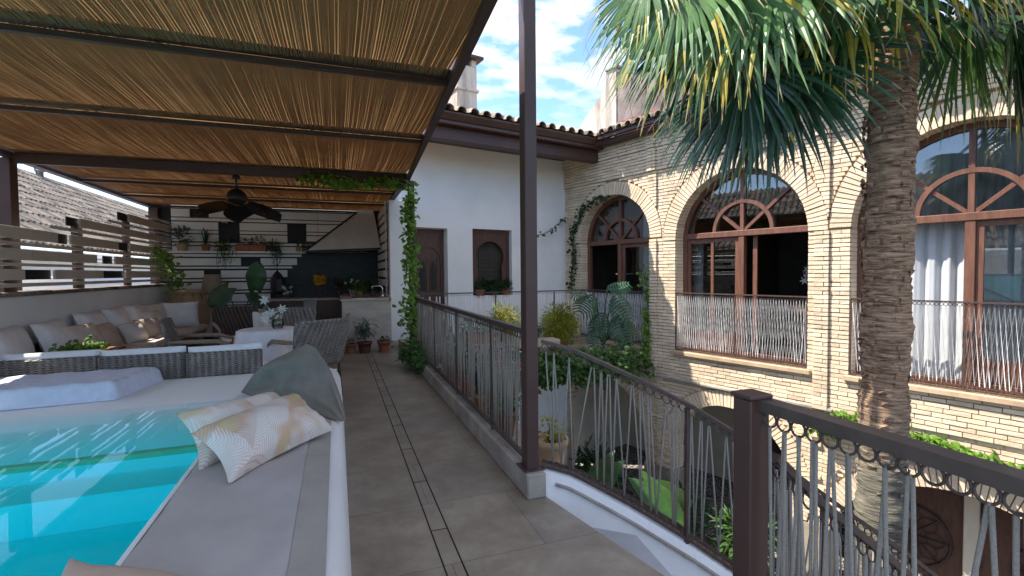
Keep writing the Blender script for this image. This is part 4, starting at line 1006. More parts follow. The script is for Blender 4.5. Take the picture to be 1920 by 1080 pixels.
# terry towel roll / folded pad
def towel():
    mb = MB(); A = Vector((-2.9, 4.12, 0)); B_ = Vector((-1.52, 4.22, 0)); C_ = Vector((-1.40, 4.86, 0)); D_ = Vector((-2.9, 4.80, 0))
    def f(u, v):
        uu = 1-(1-u)**1.0; p = A.lerp(B_, uu).lerp(D_.lerp(C_, uu), v)
        ex = min(1, (1-u)*1.38/.05); ey = min(1, min(v, 1-v)*.66/.05)
        z = PZ+.135*(1-(1-min(1, ex))**2)**.5*(1-(1-ey)**2)**.5
        k = min(1, ex)
        z += .004*sin(u*40+v*11)*ey+.003*sin(v*31)
        return (p.x, p.y, z if ey > 0 and ex > 0 else PZ+.002)
    mb.grid(f, 60, 30); return mb.build('folded_towel', M['towel'], loc=(-2.2, 4.5, PZ))
tag(towel(), 'thick pale blue-white terry pad lying across the far edge of the pool', 'towel')
quadpillow('printed_cushion', 'palm-leaf print cushion on top, nearest the camera, on the sun mat', M['print'], [(-.44, 2.25, .48), (-.03, 2.78, .50), (-.225, 2.96, .67), (-.635, 2.50, .64)], .12, ear=.06, nseg=30)
quadpillow('printed_cushion', 'palm-leaf print cushion half hidden under the front one, its pointed corner over the pool', M['print'], [(-.60, 2.47, .47), (-.14, 3.0, .48), (-.355, 2.99, .69), (-.745, 2.72, .68)], .11, ear=.06, nseg=30)
quadpillow('printed_cushion', 'tan printed cushion cut by the bottom edge of the picture, on the sun mat corner', M['peach'], [(-.66, 1.05, .50), (-.22, 1.22, .485), (-.42, 1.55, .51), (-.715, 1.66, .565)], .05, ear=.04, nseg=26)
# big grey cushion standing on the corner
def greyc():
    mb = MB(); A = Vector((-.70, 4.12, PZ+.0)); B_ = Vector((.005, 3.08, PZ)); P_ = Vector((-.205, 3.62, .865))
    ax = (B_-A); nrm = Vector((-.75, -.5, .35)).normalized()
    def out(u):   # upper outline between A and B through the peak
        if u < .62: t = u/.62; return Vector(A.lerp(P_, t))+Vector((0, 0, .035*sin(pi*t)))+Vector((-.03, .02, 0))*sin(pi*t)
        t = (u-.62)/.38; return Vector(P_.lerp(B_, t))+Vector((.03, 0, .06*sin(pi*t)))+ax.normalized()*.02*sin(pi*t)
    for sg in (1, -1):
        def f(u, v):
            p = A.lerp(B_, u); o_ = out(u); q = p.lerp(o_, v); h = (4*u*(1-u)*min(1, 4*v*(1-v)+.25*(1-v)))**.6
            w = .012*sin(u*9+v*5)+.010*sin(v*16-u*6)+.03*math.exp(-((v-.8)/.12)**2)*sin(u*5)
            return tuple(q+nrm*(sg*.055*h+w*h*1.7))
        mb.grid(f, 26, 18, 0, .5, flip=sg < 0)
    return mb.build('grey_cushion', M['greyfabric'], loc=(-.3, 3.6, PZ))
tag(greyc(), 'large plain dark grey cushion standing up behind the printed cushions on the pool corner', 'cushion')

# ================================================================== FURNITURE ON THE TERRACE
def local_chair(label, x, y, rz, wick='wicker', group='wicker armchairs round the terrace table', arms='wood'):
    t = thing('wicker_armchair', label, 'armchair', (x, y, 0), rz, group, local=True)   # faces +y in its own frame
    b = MB(); b.bev((-.26, -.24, .36), (.26, .27, .42), .015); b.build('seat', M[wick], t)
    def bk(sg):
        def f(u, v):
            xx = (u-.5)*.52*(1+.10*v); zz = .40+.46*v; yy = -.25-.13*v-.03*(1-(2*u-1)**2)+sg*.018
            return (xx, yy, zz)
        return f
    b = MB(); b.grid(bk(1), 10, 8); b.grid(bk(-1), 10, 8, flip=True)
    e = [bk(0)(0, v/8) for v in range(9)]+[bk(0)(u/10, 1) for u in range(1, 11)]+[bk(0)(1, 1-v/8) for v in range(1, 9)]; b.tube(e, .022, 7)
    b.build('backrest', M[wick], t)
    for sx in (-1, 1):
        b = MB(); b.tube([(sx*.27, -.33, .66), (sx*.31, -.15, .655), (sx*.315, .10, .645), (sx*.30, .23, .60)], [.016, .024, .024, .016], 8); b.build('armrest', M[arms], t)
        for sy in (.23, -.22):
            b = MB(); b.tube([(sx*(.30 if sy > 0 else .25), sy, .60 if sy > 0 else .42), (sx*.27, sy*1.08, 0)], .014, 7); b.build('leg', M['iron'] if sy < 0 else M[arms], t)
    b = MB(); b.bev((-.24, -.22, .421), (.24, .25, .465), .018); b.build('seat_pad', M['fabricwhite'], t)
    return t
M['armwood'] = mat('weathered_arm_wood', (.30, .22, .15), .6, (.22, .16, .11), 9, 4, .1, 40)
local_chair('grey wicker armchair right of the draped table, seen from behind', -.33, 5.66, radians(30), arms='armwood')
local_chair('grey wicker armchair left of the draped table, in front of the corner sofa', -1.36, 6.15, radians(-82), arms='armwood')
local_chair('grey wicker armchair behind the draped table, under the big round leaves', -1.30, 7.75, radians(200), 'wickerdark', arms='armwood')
local_chair('pale wicker armchair behind the vase of lilies, facing the camera', -.62, 7.05, radians(175), arms='armwood')
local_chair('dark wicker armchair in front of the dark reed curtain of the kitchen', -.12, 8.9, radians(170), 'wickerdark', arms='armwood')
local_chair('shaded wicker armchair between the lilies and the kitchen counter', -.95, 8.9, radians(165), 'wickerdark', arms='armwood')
# blanket over a chair back
mb = MB(); mb.grid(lambda u, v: (-1.02+u*.34, 6.95-.10*sin(pi*v)-.02*sin(u*20), .44+.43*sin(pi*min(v, .5))-(.3*(v-.5) if v > .5 else 0)+.01*sin(u*17)), 16, 12)
tag(mb.build('blanket', M['cream'], loc=(-.85, 6.9, .4)), 'pinkish cream blanket folded over a chair back behind the vase', 'blanket')
# round table with long white cloth
tb_ = thing('round_table', 'small round table hidden under a long draped white cloth', 'table', (-.74, 6.05, 0))
mb = MB(); mb.lathe([(.30, .70), (.30, .725)], (-.74, 6.05, 0), 30); mb.build('tabletop', M['wood'], tb_)
mb = MB(); mb.lathe([(.04, .02), (.035, .70)], (-.74, 6.05, 0), 12); mb.lathe([(.2, 0), (.18, .02), (.04, .03)], (-.74, 6.05, 0), 20); mb.build('pedestal', M['iron'], tb_)
mb = MB(); nn = 96; rows = [(.0, .735), (.2, .735), (.30, .734), (.325, .722), (.333, .69), (.345, .6), (.36, .45), (.375, .3), (.385, .12), (.39, .03)]
V = []
for k, (ra, z) in enumerate(rows):
    for j in range(nn):
        a = 2*pi*j/nn; f = max(0, (k-3)/6); w = f*(.045*sin(a*9+.7*sin(a*3))+.018*sin(a*17+1))
        V.append((-.74+(ra+w)*cos(a), 6.05+(ra+w)*sin(a), z+(.012*sin(a*5) if k == 9 else 0)))
mb.add(V, [(i*nn+j, i*nn+(j+1) % nn, (i+1)*nn+(j+1) % nn, (i+1)*nn+j) for i in range(len(rows)-1) for j in range(nn)], 0, .5, True)
tag(mb.build('tablecloth', M['fabricwhite'], loc=(-.74, 6.05, 0)), 'long white tablecloth falling in folds over the small round table', 'tablecloth')
# lilies in a glass vase
vs = thing('flower_vase', 'glass vase of white lilies standing on the draped round table', 'vase', (-.64, 6.0, .736))
mb = MB(); mb.lathe([(.045, .0), (.06, .02), (.066, .06), (.062, .10), (.058, .105), (.058, .10), (.061, .06), (.055, .025), (.0, .02)], (-.64, 6.0, .736), 20, cap=False); mb.build('glass', M['glassclear'], vs)
st_ = MB(); pe = MB(); lf = MB()
heads = [(-.76, 5.98, 1.055), (-.70, 5.95, .91), (-.61, 6.0, .95), (-.74, 5.9, .85)]
def lily(mb, c, d, s_=.045):
    c = Vector(c); d = Vector(d).normalized(); u = d.orthogonal().normalized(); w = d.cross(u)
    for k in range(6):
        a = 2*pi*k/6; o = u*cos(a)+w*sin(a); pd = (o*.85+d*.6).normalized(); mb.leafcard(c, pd, d, s_*1.35, s_*.5, 0, droop=.35)
for h in heads:
    st_.tube([(-.64+rv(.02), 6.0+rv(.02), .75), lerp((-.64, 6, .75), h, .6), h], .003, 5)
    for _ in range(2): lily(pe, Vector(h)+Vector((rv(.02), rv(.02), rv(.02))), (h[0]+.64+rv(.3), -1+rv(.5), .3+rv(.4)))
    for _ in range(4):
        p = lerp((-.64, 6, .78), h, .4+R.random()*.5); lf.leafcard(p, (rv(1), rv(1), .4), (0, 0, 1), .10, .025)
st_.build('stems', M['leafdark'], vs); pe.build('lily_flowers', M['petal'], vs); lf.build('leaves', M['leafdark'], vs)

# modular wicker sofa seen from behind
for k, (xa, xb, lab) in enumerate(((-1.27, -.66, 'right'), (-1.92, -1.28, 'middle'), (-2.60, -1.93, 'left'))):
    t = thing('wicker_sofa_module', {'right': 'grey wicker sofa module nearest the draped table, seen from behind', 'middle': 'middle grey wicker sofa module of the row behind the pool, seen from behind', 'left': 'leftmost grey wicker sofa module behind the folded towel, with sunlit cushion end'}[lab], 'sofa', ((xa+xb)/2, 5.0, 0), group='wicker sofa modules behind the pool')
    dy = (-.66-xb)*.10
    b = MB(); b.bev((xa+.006, 4.92+dy, .02), (xb-.006, 5.0+dy, .665), .012); b.build('backrest', M['wicker'], t)
    b = MB(); b.bev((xa+.006, 5.0+dy, .02), (xb-.006, 5.72+dy, .30), .015); b.build('base', M['wicker'], t)
    b = MB(); b.bev((xa+.015, 5.16+dy, .301), (xb-.015, 5.72+dy, .43), .04); b.build('seat_cushion', M['fabricwhite'], t)
    quadpillow('back_cushion', None, M['fabricwhite'], [(xa+.0, 5.03+dy, .40), (xb+.0, 5.03+dy, .40), (xb-.01, 4.99+dy, .715), (xa+.01, 4.99+dy, .71)], .10, puff=.22, ear=.004, parent=t)
# corner sofa along the left wall
t = thing('corner_sofa', 'long dark wicker sofa with cream seat pads along the white left wall', 'sofa', (-2.75, 8, 0))
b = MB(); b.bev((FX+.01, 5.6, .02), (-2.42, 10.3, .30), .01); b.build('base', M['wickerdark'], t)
y = 5.62
while y < 10.2:
    b = MB(); b.bev((FX+.06, y, .301), (-2.38, y+.74, .42), .035); b.build('seat_pad', M['cream'], t); y += .76
b = MB(); b.bev((FX+.005, 5.6, .301), (FX+.055, 10.3, .62), .01); b.build('backrest', M['wickerdark'], t)
def cush(label, x, y, z, w, h, yawd, lean, mt_, th=.09, name='sofa_cushion'):
    """cushion leaning back against the wall; yawd = direction its face looks (deg from +x)"""
    a = radians(yawd); f = Vector((cos(a), sin(a), 0)); s_ = Vector((-sin(a), cos(a), 0)); up = Vector((0, 0, 1)); l = radians(lean)
    u = up*cos(l)-f*sin(l); B0 = Vector((x, y, z)); c = [B0-s_*w/2, B0+s_*w/2, B0+s_*w/2+u*h, B0-s_*w/2+u*h]
    mb_o = quadpillow(name, label, M[mt_], c, th, puff=.45, ear=.03, group='cushions leaning along the corner sofa', nseg=14)
cush('big white back cushion at the far left edge of the corner sofa', -2.94, 6.05, .42, .74, .46, 5, 20, 'fabricwhite', .12)
cush('white back cushion behind the two peach cushions at the left', -2.94, 6.86, .42, .70, .46, 5, 20, 'fabricwhite', .12)
cush('tan printed cushion, leftmost of the small ones on the corner sofa', -2.74, 7.02, .42, .50, .40, -12, 24, 'print', .10)
cush('peach cushion beside the leftmost tan printed one', -2.70, 7.46, .42, .46, .36, -5, 26, 'peach', .10)
cush('white back cushion with a sunlit top edge, middle of the corner sofa', -2.92, 7.72, .42, .66, .50, 0, 18, 'fabricwhite', .12)
cush('grey-white back cushion just right of the middle of the corner sofa', -2.92, 8.48, .42, .66, .50, 0, 18, 'fabricwhite', .12)
cush('small peach cushion lying forward on the corner sofa seat', -2.64, 8.12, .42, .42, .30, -15, 28, 'cream', .10)
cush('small rose-cream cushion in front of the grey-white one', -2.60, 8.62, .42, .40, .32, -25, 30, 'peach', .10)
cush('white back cushion right of the grey-white one, partly behind tan cushions', -2.92, 9.2, .42, .62, .50, 0, 18, 'fabricwhite', .12)
cush('tan cushion with sunlit edge near the corner of the sofa', -2.74, 9.28, .42, .44, .40, -20, 26, 'print', .10)
cush('cream cushion next to the corner white cushion', -2.86, 9.75, .42, .50, .48, -20, 20, 'cream', .11)
cush('plump white cushion in the sofa corner before the clay jar', -2.62, 10.02, .42, .56, .46, -70, 12, 'fabricwhite', .13)
# low wicker table with a plant at far left
t = thing('wicker_side_table', 'low wicker side table behind the sofa row at the left edge', 'side table', (-2.45, 6.1, 0))
b = MB(); b.bev((-2.62, 5.95, .02), (-2.2, 6.35, .56), .012); b.build('body', M['wicker'], t); b = MB(); b.bev((-2.64, 5.93, .561), (-2.18, 6.37, .585), .006); b.build('table_top', M['terracotta'], t)

# ================================================================== POTS AND PLANTS
def pot_prof(r, h, rim=True): return [(r*.72, 0), (r*.86, h*.5), (r*.97, h*.82)]+([(r*1.07, h*.83), (r*1.08, h)] if rim else [(r, h)])+[(r*.93, h), (r*.9, h*.9), (.001, h*.88)]
def foliage(mb, c, rad, n, L, Wd, kind='bush', m=0, q=None, flat=1.0):
    q = q or R; c = Vector(c)
    for _ in range(n):
        if kind == 'grass':
            a = q.uniform(0, 2*pi); r0 = q.uniform(0, rad*.25); b0 = c+Vector((cos(a)*r0, sin(a)*r0, 0)); t = q.uniform(.1, 1); l = L*q.uniform(.6, 1)
            p1 = b0+Vector((cos(a)*t*l*.35, sin(a)*t*l*.35, l*.75)); p2 = b0+Vector((cos(a)*t*l*.8, sin(a)*t*l*.8, l*(1-.45*t)))
            sd_ = Vector((-sin(a), cos(a), 0))*Wd/2
            mb.add([b0-sd_, b0+sd_, p1+sd_, p1-sd_, p2], [(0, 1, 2, 3), (3, 2, 4)], m)
        else:
            d = Vector((q.gauss(0, 1), q.gauss(0, 1), q.gauss(0, 1))).normalized(); r_ = rad*(q.random()**.45)*(1+.25*sin(d.x*5+d.y*4+c.x*9))
            p = c+Vector((d.x*r_, d.y*r_, d.z*r_*flat)); dd = (d+Vector((q.uniform(-.7, .7), q.uniform(-.7, .7), q.uniform(-.5, .6)))).normalized()
            mb.leafcard(p, dd, (0, 0, 1), L*q.uniform(.6, 1.2), Wd*q.uniform(.7, 1.2), m, droop=q.uniform(.05, .35))
def potted(label, x, y, z, r, h, potm, leafm, kind='bush', rad=.15, n=120, L=.06, Wd=.03, cz=None, extra=None, cat='plant', name='potted_plant', square=None, flat=1.0, group=None, petals=None):
    t = thing(name, label, cat, (x, y, z), group=group)
    b = MB()
    if square: b.bev((x-square/2, y-r, z), (x+square/2, y+r, z+h), .01); b.box((x-square/2+.015, y-r+.015, z+h+.001), (x+square/2-.015, y+r-.015, z+h+.004), 1)
    else: b.lathe(pot_prof(r, h), (x, y, z), 22, cap=False); b.lathe([(.001, h*.885), (r*.9, h*.89)], (x, y, z), 16, 1, cap=False)
    b.build('pot', [M[potm], M['soil']], t)
    f = MB(); c0 = (x, y, z+h+(cz if cz is not None else rad*.7))
    if square:
        for i in range(int(square/.09)): foliage(f, (x-square/2+.06+i*.09, y, z+h+(cz if cz is not None else rad*.6)), rad, n//4, L, Wd, kind, flat=flat)
    else: foliage(f, c0 if kind != 'grass' else (x, y, z+h*.9), rad, n, L, Wd, kind, flat=flat)
    if kind == 'bush':
        for k in range(5): f.tube([(x+rv(r*.3), y+rv(r*.3), z+h*.85), (x+rv(rad*.5), y+rv(rad*.5), c0[2])], .004, 4, 1)
    f.build('foliage', [M[leafm], M['stem']], t)
    if petals:
        pm = MB(); sx = (square or 2*rad)*.45
        for k in range(petals[1]): lily(pm, (x+rv(sx), y-rad*.4+rv(rad*.5), c0[2]+rv(rad*.8)), (rv(.5), -1, .4), petals[2])
        pm.build('flowers', M[petals[0]], t)
    return t
# three pots at the counter
potted('small square terracotta pot with a low plant, leftmost of three by the counter', .20, 8.55, 0, .085, .16, 'terracotta', 'leafdark', rad=.07, n=40, L=.05, Wd=.03)
potted('dark red pot with a blue-green shrub, middle of three by the counter', .42, 8.52, 0, .12, .19, 'brownpot', 'leafblue', rad=.16, n=260, L=.07, Wd=.035, cz=.22)
potted('orange terracotta pot with dark leaves at the white wall end', .74, 8.50, 0, .11, .19, 'terracotta', 'leafdark', rad=.09, n=60, L=.05, Wd=.04, cz=.03, flat=.5)
# shelf plants
SHY, SHZ = BYW-.17, 1.839
potted('pale clay pot with a leaning succulent, leftmost on the shelf', -2.93, SHY, SHZ, .11, .18, 'clay', 'leafblue', rad=.15, n=40, L=.16, Wd=.08, cz=.10)
potted('small red pot with a twiggy plant on the shelf', -2.52, SHY, SHZ, .08, .14, 'terracotta', 'leafdark', 'grass', rad=.1, n=22, L=.42, Wd=.02)
potted('trailing green plant hanging over the shelf, left of the red trough', -2.2, SHY-.05, SHZ, .08, .12, 'brownpot', 'leaf', rad=.15, n=280, L=.07, Wd=.03, cz=-.02)
potted('long red trough with small white blossoms on the shelf', -1.68, SHY, SHZ, .10, .14, 'terracotta', 'leafdark', rad=.10, n=170, L=.06, Wd=.03, square=.58, petals=('petal', 16, .028))
potted('round trailing plant hanging over the shelf below a black square', -1.24, SHY-.05, SHZ, .07, .10, 'brownpot', 'leafblue', rad=.15, n=260, L=.07, Wd=.03, cz=-.01)
potted('tiny clay pot at the right end of the shelf beside the hood', -.78, SHY, SHZ, .055, .11, 'clay', 'leafdark', 'grass', rad=.05, n=14, L=.2, Wd=.015)
def hang(label, x, y, z, w, drop, n, mt_):
    f = MB()
    for _ in range(n):
        px = x+rv(w); l = drop*R.uniform(.4, 1); p = Vector((px, y+rv(.03), z))
        pts = [p, p+Vector((rv(.02), -.03, -l*.4)), p+Vector((rv(.04), -.03, -l))]
        f.tube(pts, .0025, 3, 0)
        for k in range(7): u = R.random(); f.leafcard(poly_at(pts, u), (rv(1), rv(1)-.3, -.5), (0, 0, 1), .035, .015, 0)
    return tag(f.build('trailing_stems', M[mt_], loc=(x, y, z)), label, 'plant')
hang('thin trailing stems hanging below the shelf left of the red trough', -2.12, BYW-.32, 1.86, .17, .40, 22, 'leaf')
hang('thin trailing stems hanging below the shelf under a black square', -1.22, BYW-.32, 1.86, .13, .34, 18, 'leafblue')
# things on the worktop
potted('bunch of yellow and orange flowers on the kitchen worktop against the black tiles', -.34, 10.95, .84, .05, .16, 'brownpot', 'leafdark', rad=.12, n=60, L=.08, Wd=.03, cz=.22, petals=('petalyellow', 60, .035))
potted('small pink flower pot on the worktop right of the yellow flowers', .05, 10.8, .906, .06, .12, 'brownpot', 'leafdark', rad=.13, n=120, L=.08, Wd=.04, cz=.10, petals=('petalred', 4, .03))
potted('leafy plant with tiny white blossoms on the worktop', .30, 10.3, .906, .08, .13, 'clay', 'leafdark', rad=.17, n=220, L=.08, Wd=.045, cz=.12, petals=('petal', 6, .03))
potted('bushy green herb in a clay pot on the worktop beside the sink', .40, 9.75, .913, .075, .10, 'terracotta', 'leaf', rad=.14, n=240, L=.06, Wd=.03, cz=.07)
potted('spindly dark plant behind the kitchen tap', .66, 9.75, .906, .06, .11, 'brownpot', 'leafdark', 'grass', rad=.1, n=26, L=.34, Wd=.02)
potted('white orchid in a dark pot at the left end of the kitchen worktop', -.98, 11.15, .841, .06, .12, 'brownpot', 'leafdark', rad=.10, n=50, L=.09, Wd=.04, cz=.05, petals=('petal', 9, .04))
potted('tall airy plant in a pot behind the table, before the dark reed curtain', -.55, 8.0, .40, .08, .14, 'brownpot', 'leafbright', 'grass', rad=.12, n=40, L=.42, Wd=.014)
# black pointed lantern
t = thing('lantern', 'tall black pointed lantern hanging at the left edge of the black tiles', 'lantern', (-1.18, 11.2, 1.0))
b = MB(); b.lathe([(.10, 0), (.14, .05), (.135, .30), (.07, .42), (.02, .47), (.012, .50)], (-1.18, 11.2, .95), 8, smooth=False); b.build('body', M['fan'], t)
b = MB(); b.tube([(-1.18, 11.2, 1.45), (-1.18, 11.25, 1.85)], .006, 5); b.lathe([(.001, -.025), (.022, 0), (.001, .025)], (-1.18, 11.21, 1.56), 8); b.lathe([(.001, -.025), (.022, 0), (.001, .025)], (-1.18, 11.22, 1.66), 8); b.build('chain', M['fan'], t)
# security camera
t = thing('wall_camera', 'small white dome camera fixed high on the striped wall', 'camera', (-2.20, 11.55, 2.40))
b = MB(); b.bev((-2.24, 11.53, 2.41), (-2.14, 11.57, 2.47), .01); b.build('bracket', M['fabricwhite'], t); b = MB(); b.lathe([(.001, -.05), (.03, -.035), (.04, 0), (.04, .02)], (-2.19, 11.49, 2.42), 14); b.build('dome', M['fan'], t)
# clay jar in the corner with a climbing plant
t = thing('clay_jar', 'big old clay storage jar in the corner behind the sofa', 'jar', (-2.70, 10.85, 0))
b = MB(); b.lathe([(.16, 0), (.24, .15), (.33, .42), (.36, .66), (.33, .86), (.28, .96), (.30, 1.0), (.33, 1.02), (.335, 1.06), (.30, 1.07), (.27, 1.05), (.26, .95), (.001, .94)], (-2.70, 10.85, 0), 30, cap=False); b.build('body', M['clay'], t)
b = MB()
for k in range(6):
    a = radians(-120+k*28); b.tube([(-2.70+.30*cos(a), 10.85+.30*sin(a), .98), (-2.70+.385*cos(a), 10.85+.385*sin(a), .93), (-2.70+.385*cos(a), 10.85+.385*sin(a), .80), (-2.70+.35*cos(a), 10.85+.35*sin(a), .76)], .014, 6)
b.build('handle_band', M['clay'], t)
def vine(name, label, pts, n, spread, L, Wd, mt_, cat='vine', stems=2, seed=1, loc=None, dens=None, hang_=0):
    q = random.Random(seed); t = thing(name, label, cat, tuple(pts[0]))
    s_ = MB(); f = MB()
    for k in range(stems):
        ps = [tuple(Vector(poly_at(pts, i/14))+Vector((q.uniform(-.03, .03), q.uniform(-.03, .03), q.uniform(-.02, .02)))) for i in range(15)]; s_.tube(ps, .007, 5)
    s_.build('stem', M['stem'], t)
    for _ in range(n):
        u = q.random(); 
        if dens and q.random() > dens(u): continue
        sp_ = spread(u) if callable(spread) else spread
        p = Vector(poly_at(pts, u))+Vector((q.gauss(0, sp_), q.gauss(0, sp_), q.gauss(0, sp_*.8)-hang_*q.random()))
        lobe = q.uniform(.7, 1.25); d = Vector((q.uniform(-1, 1), q.uniform(-1.2, .4), q.uniform(-1, .2))).normalized(); up = Vector((q.uniform(-.5, .5), q.uniform(-1, 0), q.uniform(.2, 1)))
        r_ = q.random()
        f.leafcard(p, d, up, L*lobe, Wd*lobe, 0, r_); f.leafcard(p, (d+up.cross(d)*.7), up, L*lobe*.75, Wd*lobe*.6, 0, r_); f.leafcard(p, (d-up.cross(d)*.7), up, L*lobe*.75, Wd*lobe*.6, 0, r_)
    f.build('foliage', M[mt_], t); return t
vine('climbing_vine', 'leafy green climber wound up the pergola post and along the beam', [(1.02, 7.12, .0), (1.0, 7.1, .6), (1.02, 7.1, 1.4), (1.0, 7.1, 2.1), (1.02, 7.1, 2.62), (.7, 7.12, 2.66), (.2, 7.12, 2.63), (-.42, 7.12, 2.66)], 1250, lambda u: .055 if u > .25 else .09, .075, .06, 'leafbright', seed=2, dens=lambda u: .75+.25*sin(u*37))
vine('ground_ivy', 'thick dark ivy at the foot of the vine-covered post, spilling over the kerb', [(1.02, 7.2, .15), (1.05, 6.9, .25), (1.08, 6.55, .16), (1.10, 6.25, .12)], 700, .085, .06, .05, 'leaf', seed=3)
vine('jar_climber', 'sunlit leafy branch climbing from the clay jar in front of the slatted screen', [(-2.80, 10.75, 1.06), (-2.85, 10.7, 1.3), (-2.93, 10.5, 1.6), (-3.02, 10.3, 1.82)], 210, .075, .075, .055, 'leafbright', seed=4, cat='plant')
vine('table_plant', 'small sunlit leafy plant on the low wicker table at the left edge', [(-2.62, 6.0, .62), (-2.45, 6.1, .64), (-2.3, 6.2, .62)], 130, .04, .055, .04, 'leafbright', seed=14, cat='plant')
vine('brick_climber', 'dark climber on the brick wall corner and round the first arch', [(5.05, 9.95, 1.0), (5.12, 9.9, 1.6), (5.10, 9.95, 2.2), (5.2, 9.6, 2.75), (5.32, 9.2, 2.95), (5.42, 8.95, 2.93)], 420, .05, .085, .06, 'leafdark', seed=5, dens=lambda u: .6 if u < .4 else (.9 if u < .7 else .6))
vine('brick_climber', 'thin string of climber leaves crossing the white wall behind the tall post', [(4.0, 9.82, 2.1), (4.5, 9.95, 2.25), (5.0, 10.05, 2.6)], 46, .03, .07, .05, 'leafdark', seed=6, stems=1)
vine('brick_climber', 'bright green climber down the edge of the first brick arch', [(5.70, 8.05, 1.5), (5.72, 7.95, 1.0), (5.72, 7.95, .4), (5.68, 7.9, -.1), (5.6, 7.9, -.45)], 380, .05, .075, .06, 'leafbright', seed=7, dens=lambda u: .45 if u < .5 else 1)
vine('brick_climber', 'trailing green climber mass below the first window rail', [(5.1, 8.4, -.25), (5.4, 8.2, -.35), (5.7, 7.85, -.40)], 420, .10, .08, .06, 'leaf', seed=8, hang_=.15)
vine('ledge_climber', 'bright ivy along the ledge left of the palm trunk', [(6.52, 4.98, -.92), (6.6, 4.7, -.76), (6.68, 4.45, -.74)], 420, .065, .11, .085, 'leafbright', seed=9, stems=1)
vine('ledge_climber', 'bright ivy along the ledge right of the palm trunk', [(6.82, 4.0, -.78), (6.90, 3.7, -.80), (6.96, 3.5, -.84), (7.03, 3.28, -.87), (7.12, 2.9, -.93)], 600, .05, .11, .085, 'leafbright', seed=10, stems=1, dens=lambda u: 1-.6*u)
# floor lamp
t = thing('tripod_lamp', 'tripod floor lamp with linen shade standing before the striped wall', 'lamp', (-2.33, 11.0, 0))
for dx_, dy_ in ((-.22, -.05), (.05, -.25), (.2, .12)):
    b = MB(); b.tube([(-2.33+dx_, 11.0+dy_, 0), (-2.33, 11.0, .98)], [.014, .012], 7); b.build('leg', M['wood'], t)
b = MB(); b.lathe([(.20, 0), (.135, .36)], (-2.33, 11.0, 1.0), 24, cap=False); b.build('lamp_shade', M['lampshade'], t)
# plant with huge round leaves
def bigleaf(mb, c, d, nrm, L, Wd, cup=.12, m=0, n=14):
    c = Vector(c); d = Vector(d).normalized(); nrm = Vector(nrm).normalized(); s_ = d.cross(nrm).normalized(); nrm = s_.cross(d)
    def f(u, v):
        t = v; w = (sin(pi*min(1, t*.93+.07))**.55)*(1-.25*t); a = (u-.5)*2
        lob = -.22*(1-min(1, t*6))*abs(a)
        return tuple(c+d*L*(t+lob)+s_*a*w*Wd/2+nrm*(-cup*L*(a*a*.6+t*t*.5)+.015*L*sin(t*18)*abs(a)))
    mb.grid(f, n, n, m, R.random())
def elephant(name, label, base, leaves, mt_, stemr=.014, cat='plant', potr=None):
    t = thing(name, label, cat, base)
    if potr: b = MB(); b.lathe(pot_prof(potr, .32), base, 22, cap=False); b.build('pot', M['brownpot'], t)
    for (c, d, nr, L, Wd) in leaves:
        b = MB(); bigleaf(b, c, d, nr, L, Wd); lf_ = b.build('leaf', M[mt_], t)
        b = MB(); m0 = lerp(base, c, .55); b.tube([base, (m0[0], m0[1], m0[2]+.12), c], [stemr, stemr*.8, stemr*.5], 6); b.build('leaf_stalk', M[mt_], lf_)
    return t
elephant('elephant_ear_plant', 'plant with two huge round green leaves beside the tripod lamp', (-1.62, 9.6, .1), [((-1.78, 9.5, 1.12), (-.55, -.1, -.55), (-.2, -1, .45), .42, .42), ((-1.42, 9.9, 1.10), (.1, -.15, 1), (-.1, -1, .1), .50, .40), ((-1.45, 9.55, 1.02), (.5, -.2, -.6), (.2, -1, .5), .34, .24), ((-1.9, 9.6, .98), (-.2, -.3, -1), (-.3, -1, .1), .34, .26)], 'leafdark', potr=.16)
# planted ledge beyond the terrace railing
lt = thing('planting_shelf', 'stepped tan shelf of plants beyond the rope railing', 'shelf', (1.7, 5, -.3))
b = MB(); slab([(1.265, 2.9), (1.42, 2.9), (1.52, 3.6), (1.80, 5.6), (1.95, 6.6), (1.95, 8.3), (1.265, 8.3)], -.30, -.10, b); b.build('slab', M['plantermat'], lt)
b = MB(); b.bev((1.28, 6.95, .16), (3.35, 7.25, .27), .008); b.build('slab', M['plantermat'], lt)
b = MB(); b.bev((1.28, 6.5, -.09), (2.5, 6.8, .03), .008); b.build('slab', M['plantermat'], lt)
b = MB(); b.bev((1.951, 7.1, -.16), (4.7, 8.0, -.02), .01); b.build('slab', M['plantermat'], lt)
potted('brown pot with a green herb clump behind the railing next to the tall post', 1.36, 4.0, -.10, .13, .24, 'brownpot', 'leaf', rad=.19, n=480, L=.06, Wd=.03, cz=.13)
potted('terracotta pot with silvery spiky plant behind the railing', 1.38, 4.72, -.10, .12, .22, 'terracotta', 'leafblue', 'grass', rad=.24, n=190, L=.42, Wd=.012)
potted('terracotta pot on the ledge below the rope railing, half way along', 1.46, 5.5, -.10, .15, .26, 'terracotta', 'leafdark', rad=.18, n=260, L=.07, Wd=.04)
potted('large terracotta pot of dark leaves behind the rope railing near the vine', 1.45, 6.15, -.10, .17, .30, 'terracotta', 'leafdark', rad=.22, n=300, L=.09, Wd=.05)
potted('terracotta trough on the upper planting shelf behind the railing', 2.0, 7.08, .271, .10, .16, 'terracotta', 'leaf', rad=.13, n=240, L=.06, Wd=.03, square=.5)
potted('pot of dark red flowering plant above the herb clump behind the railing', 1.58, 4.6, -.10, .12, .34, 'brownpot', 'leafdark', rad=.16, n=200, L=.06, Wd=.03, cz=.22, petals=('petalred', 8, .03))
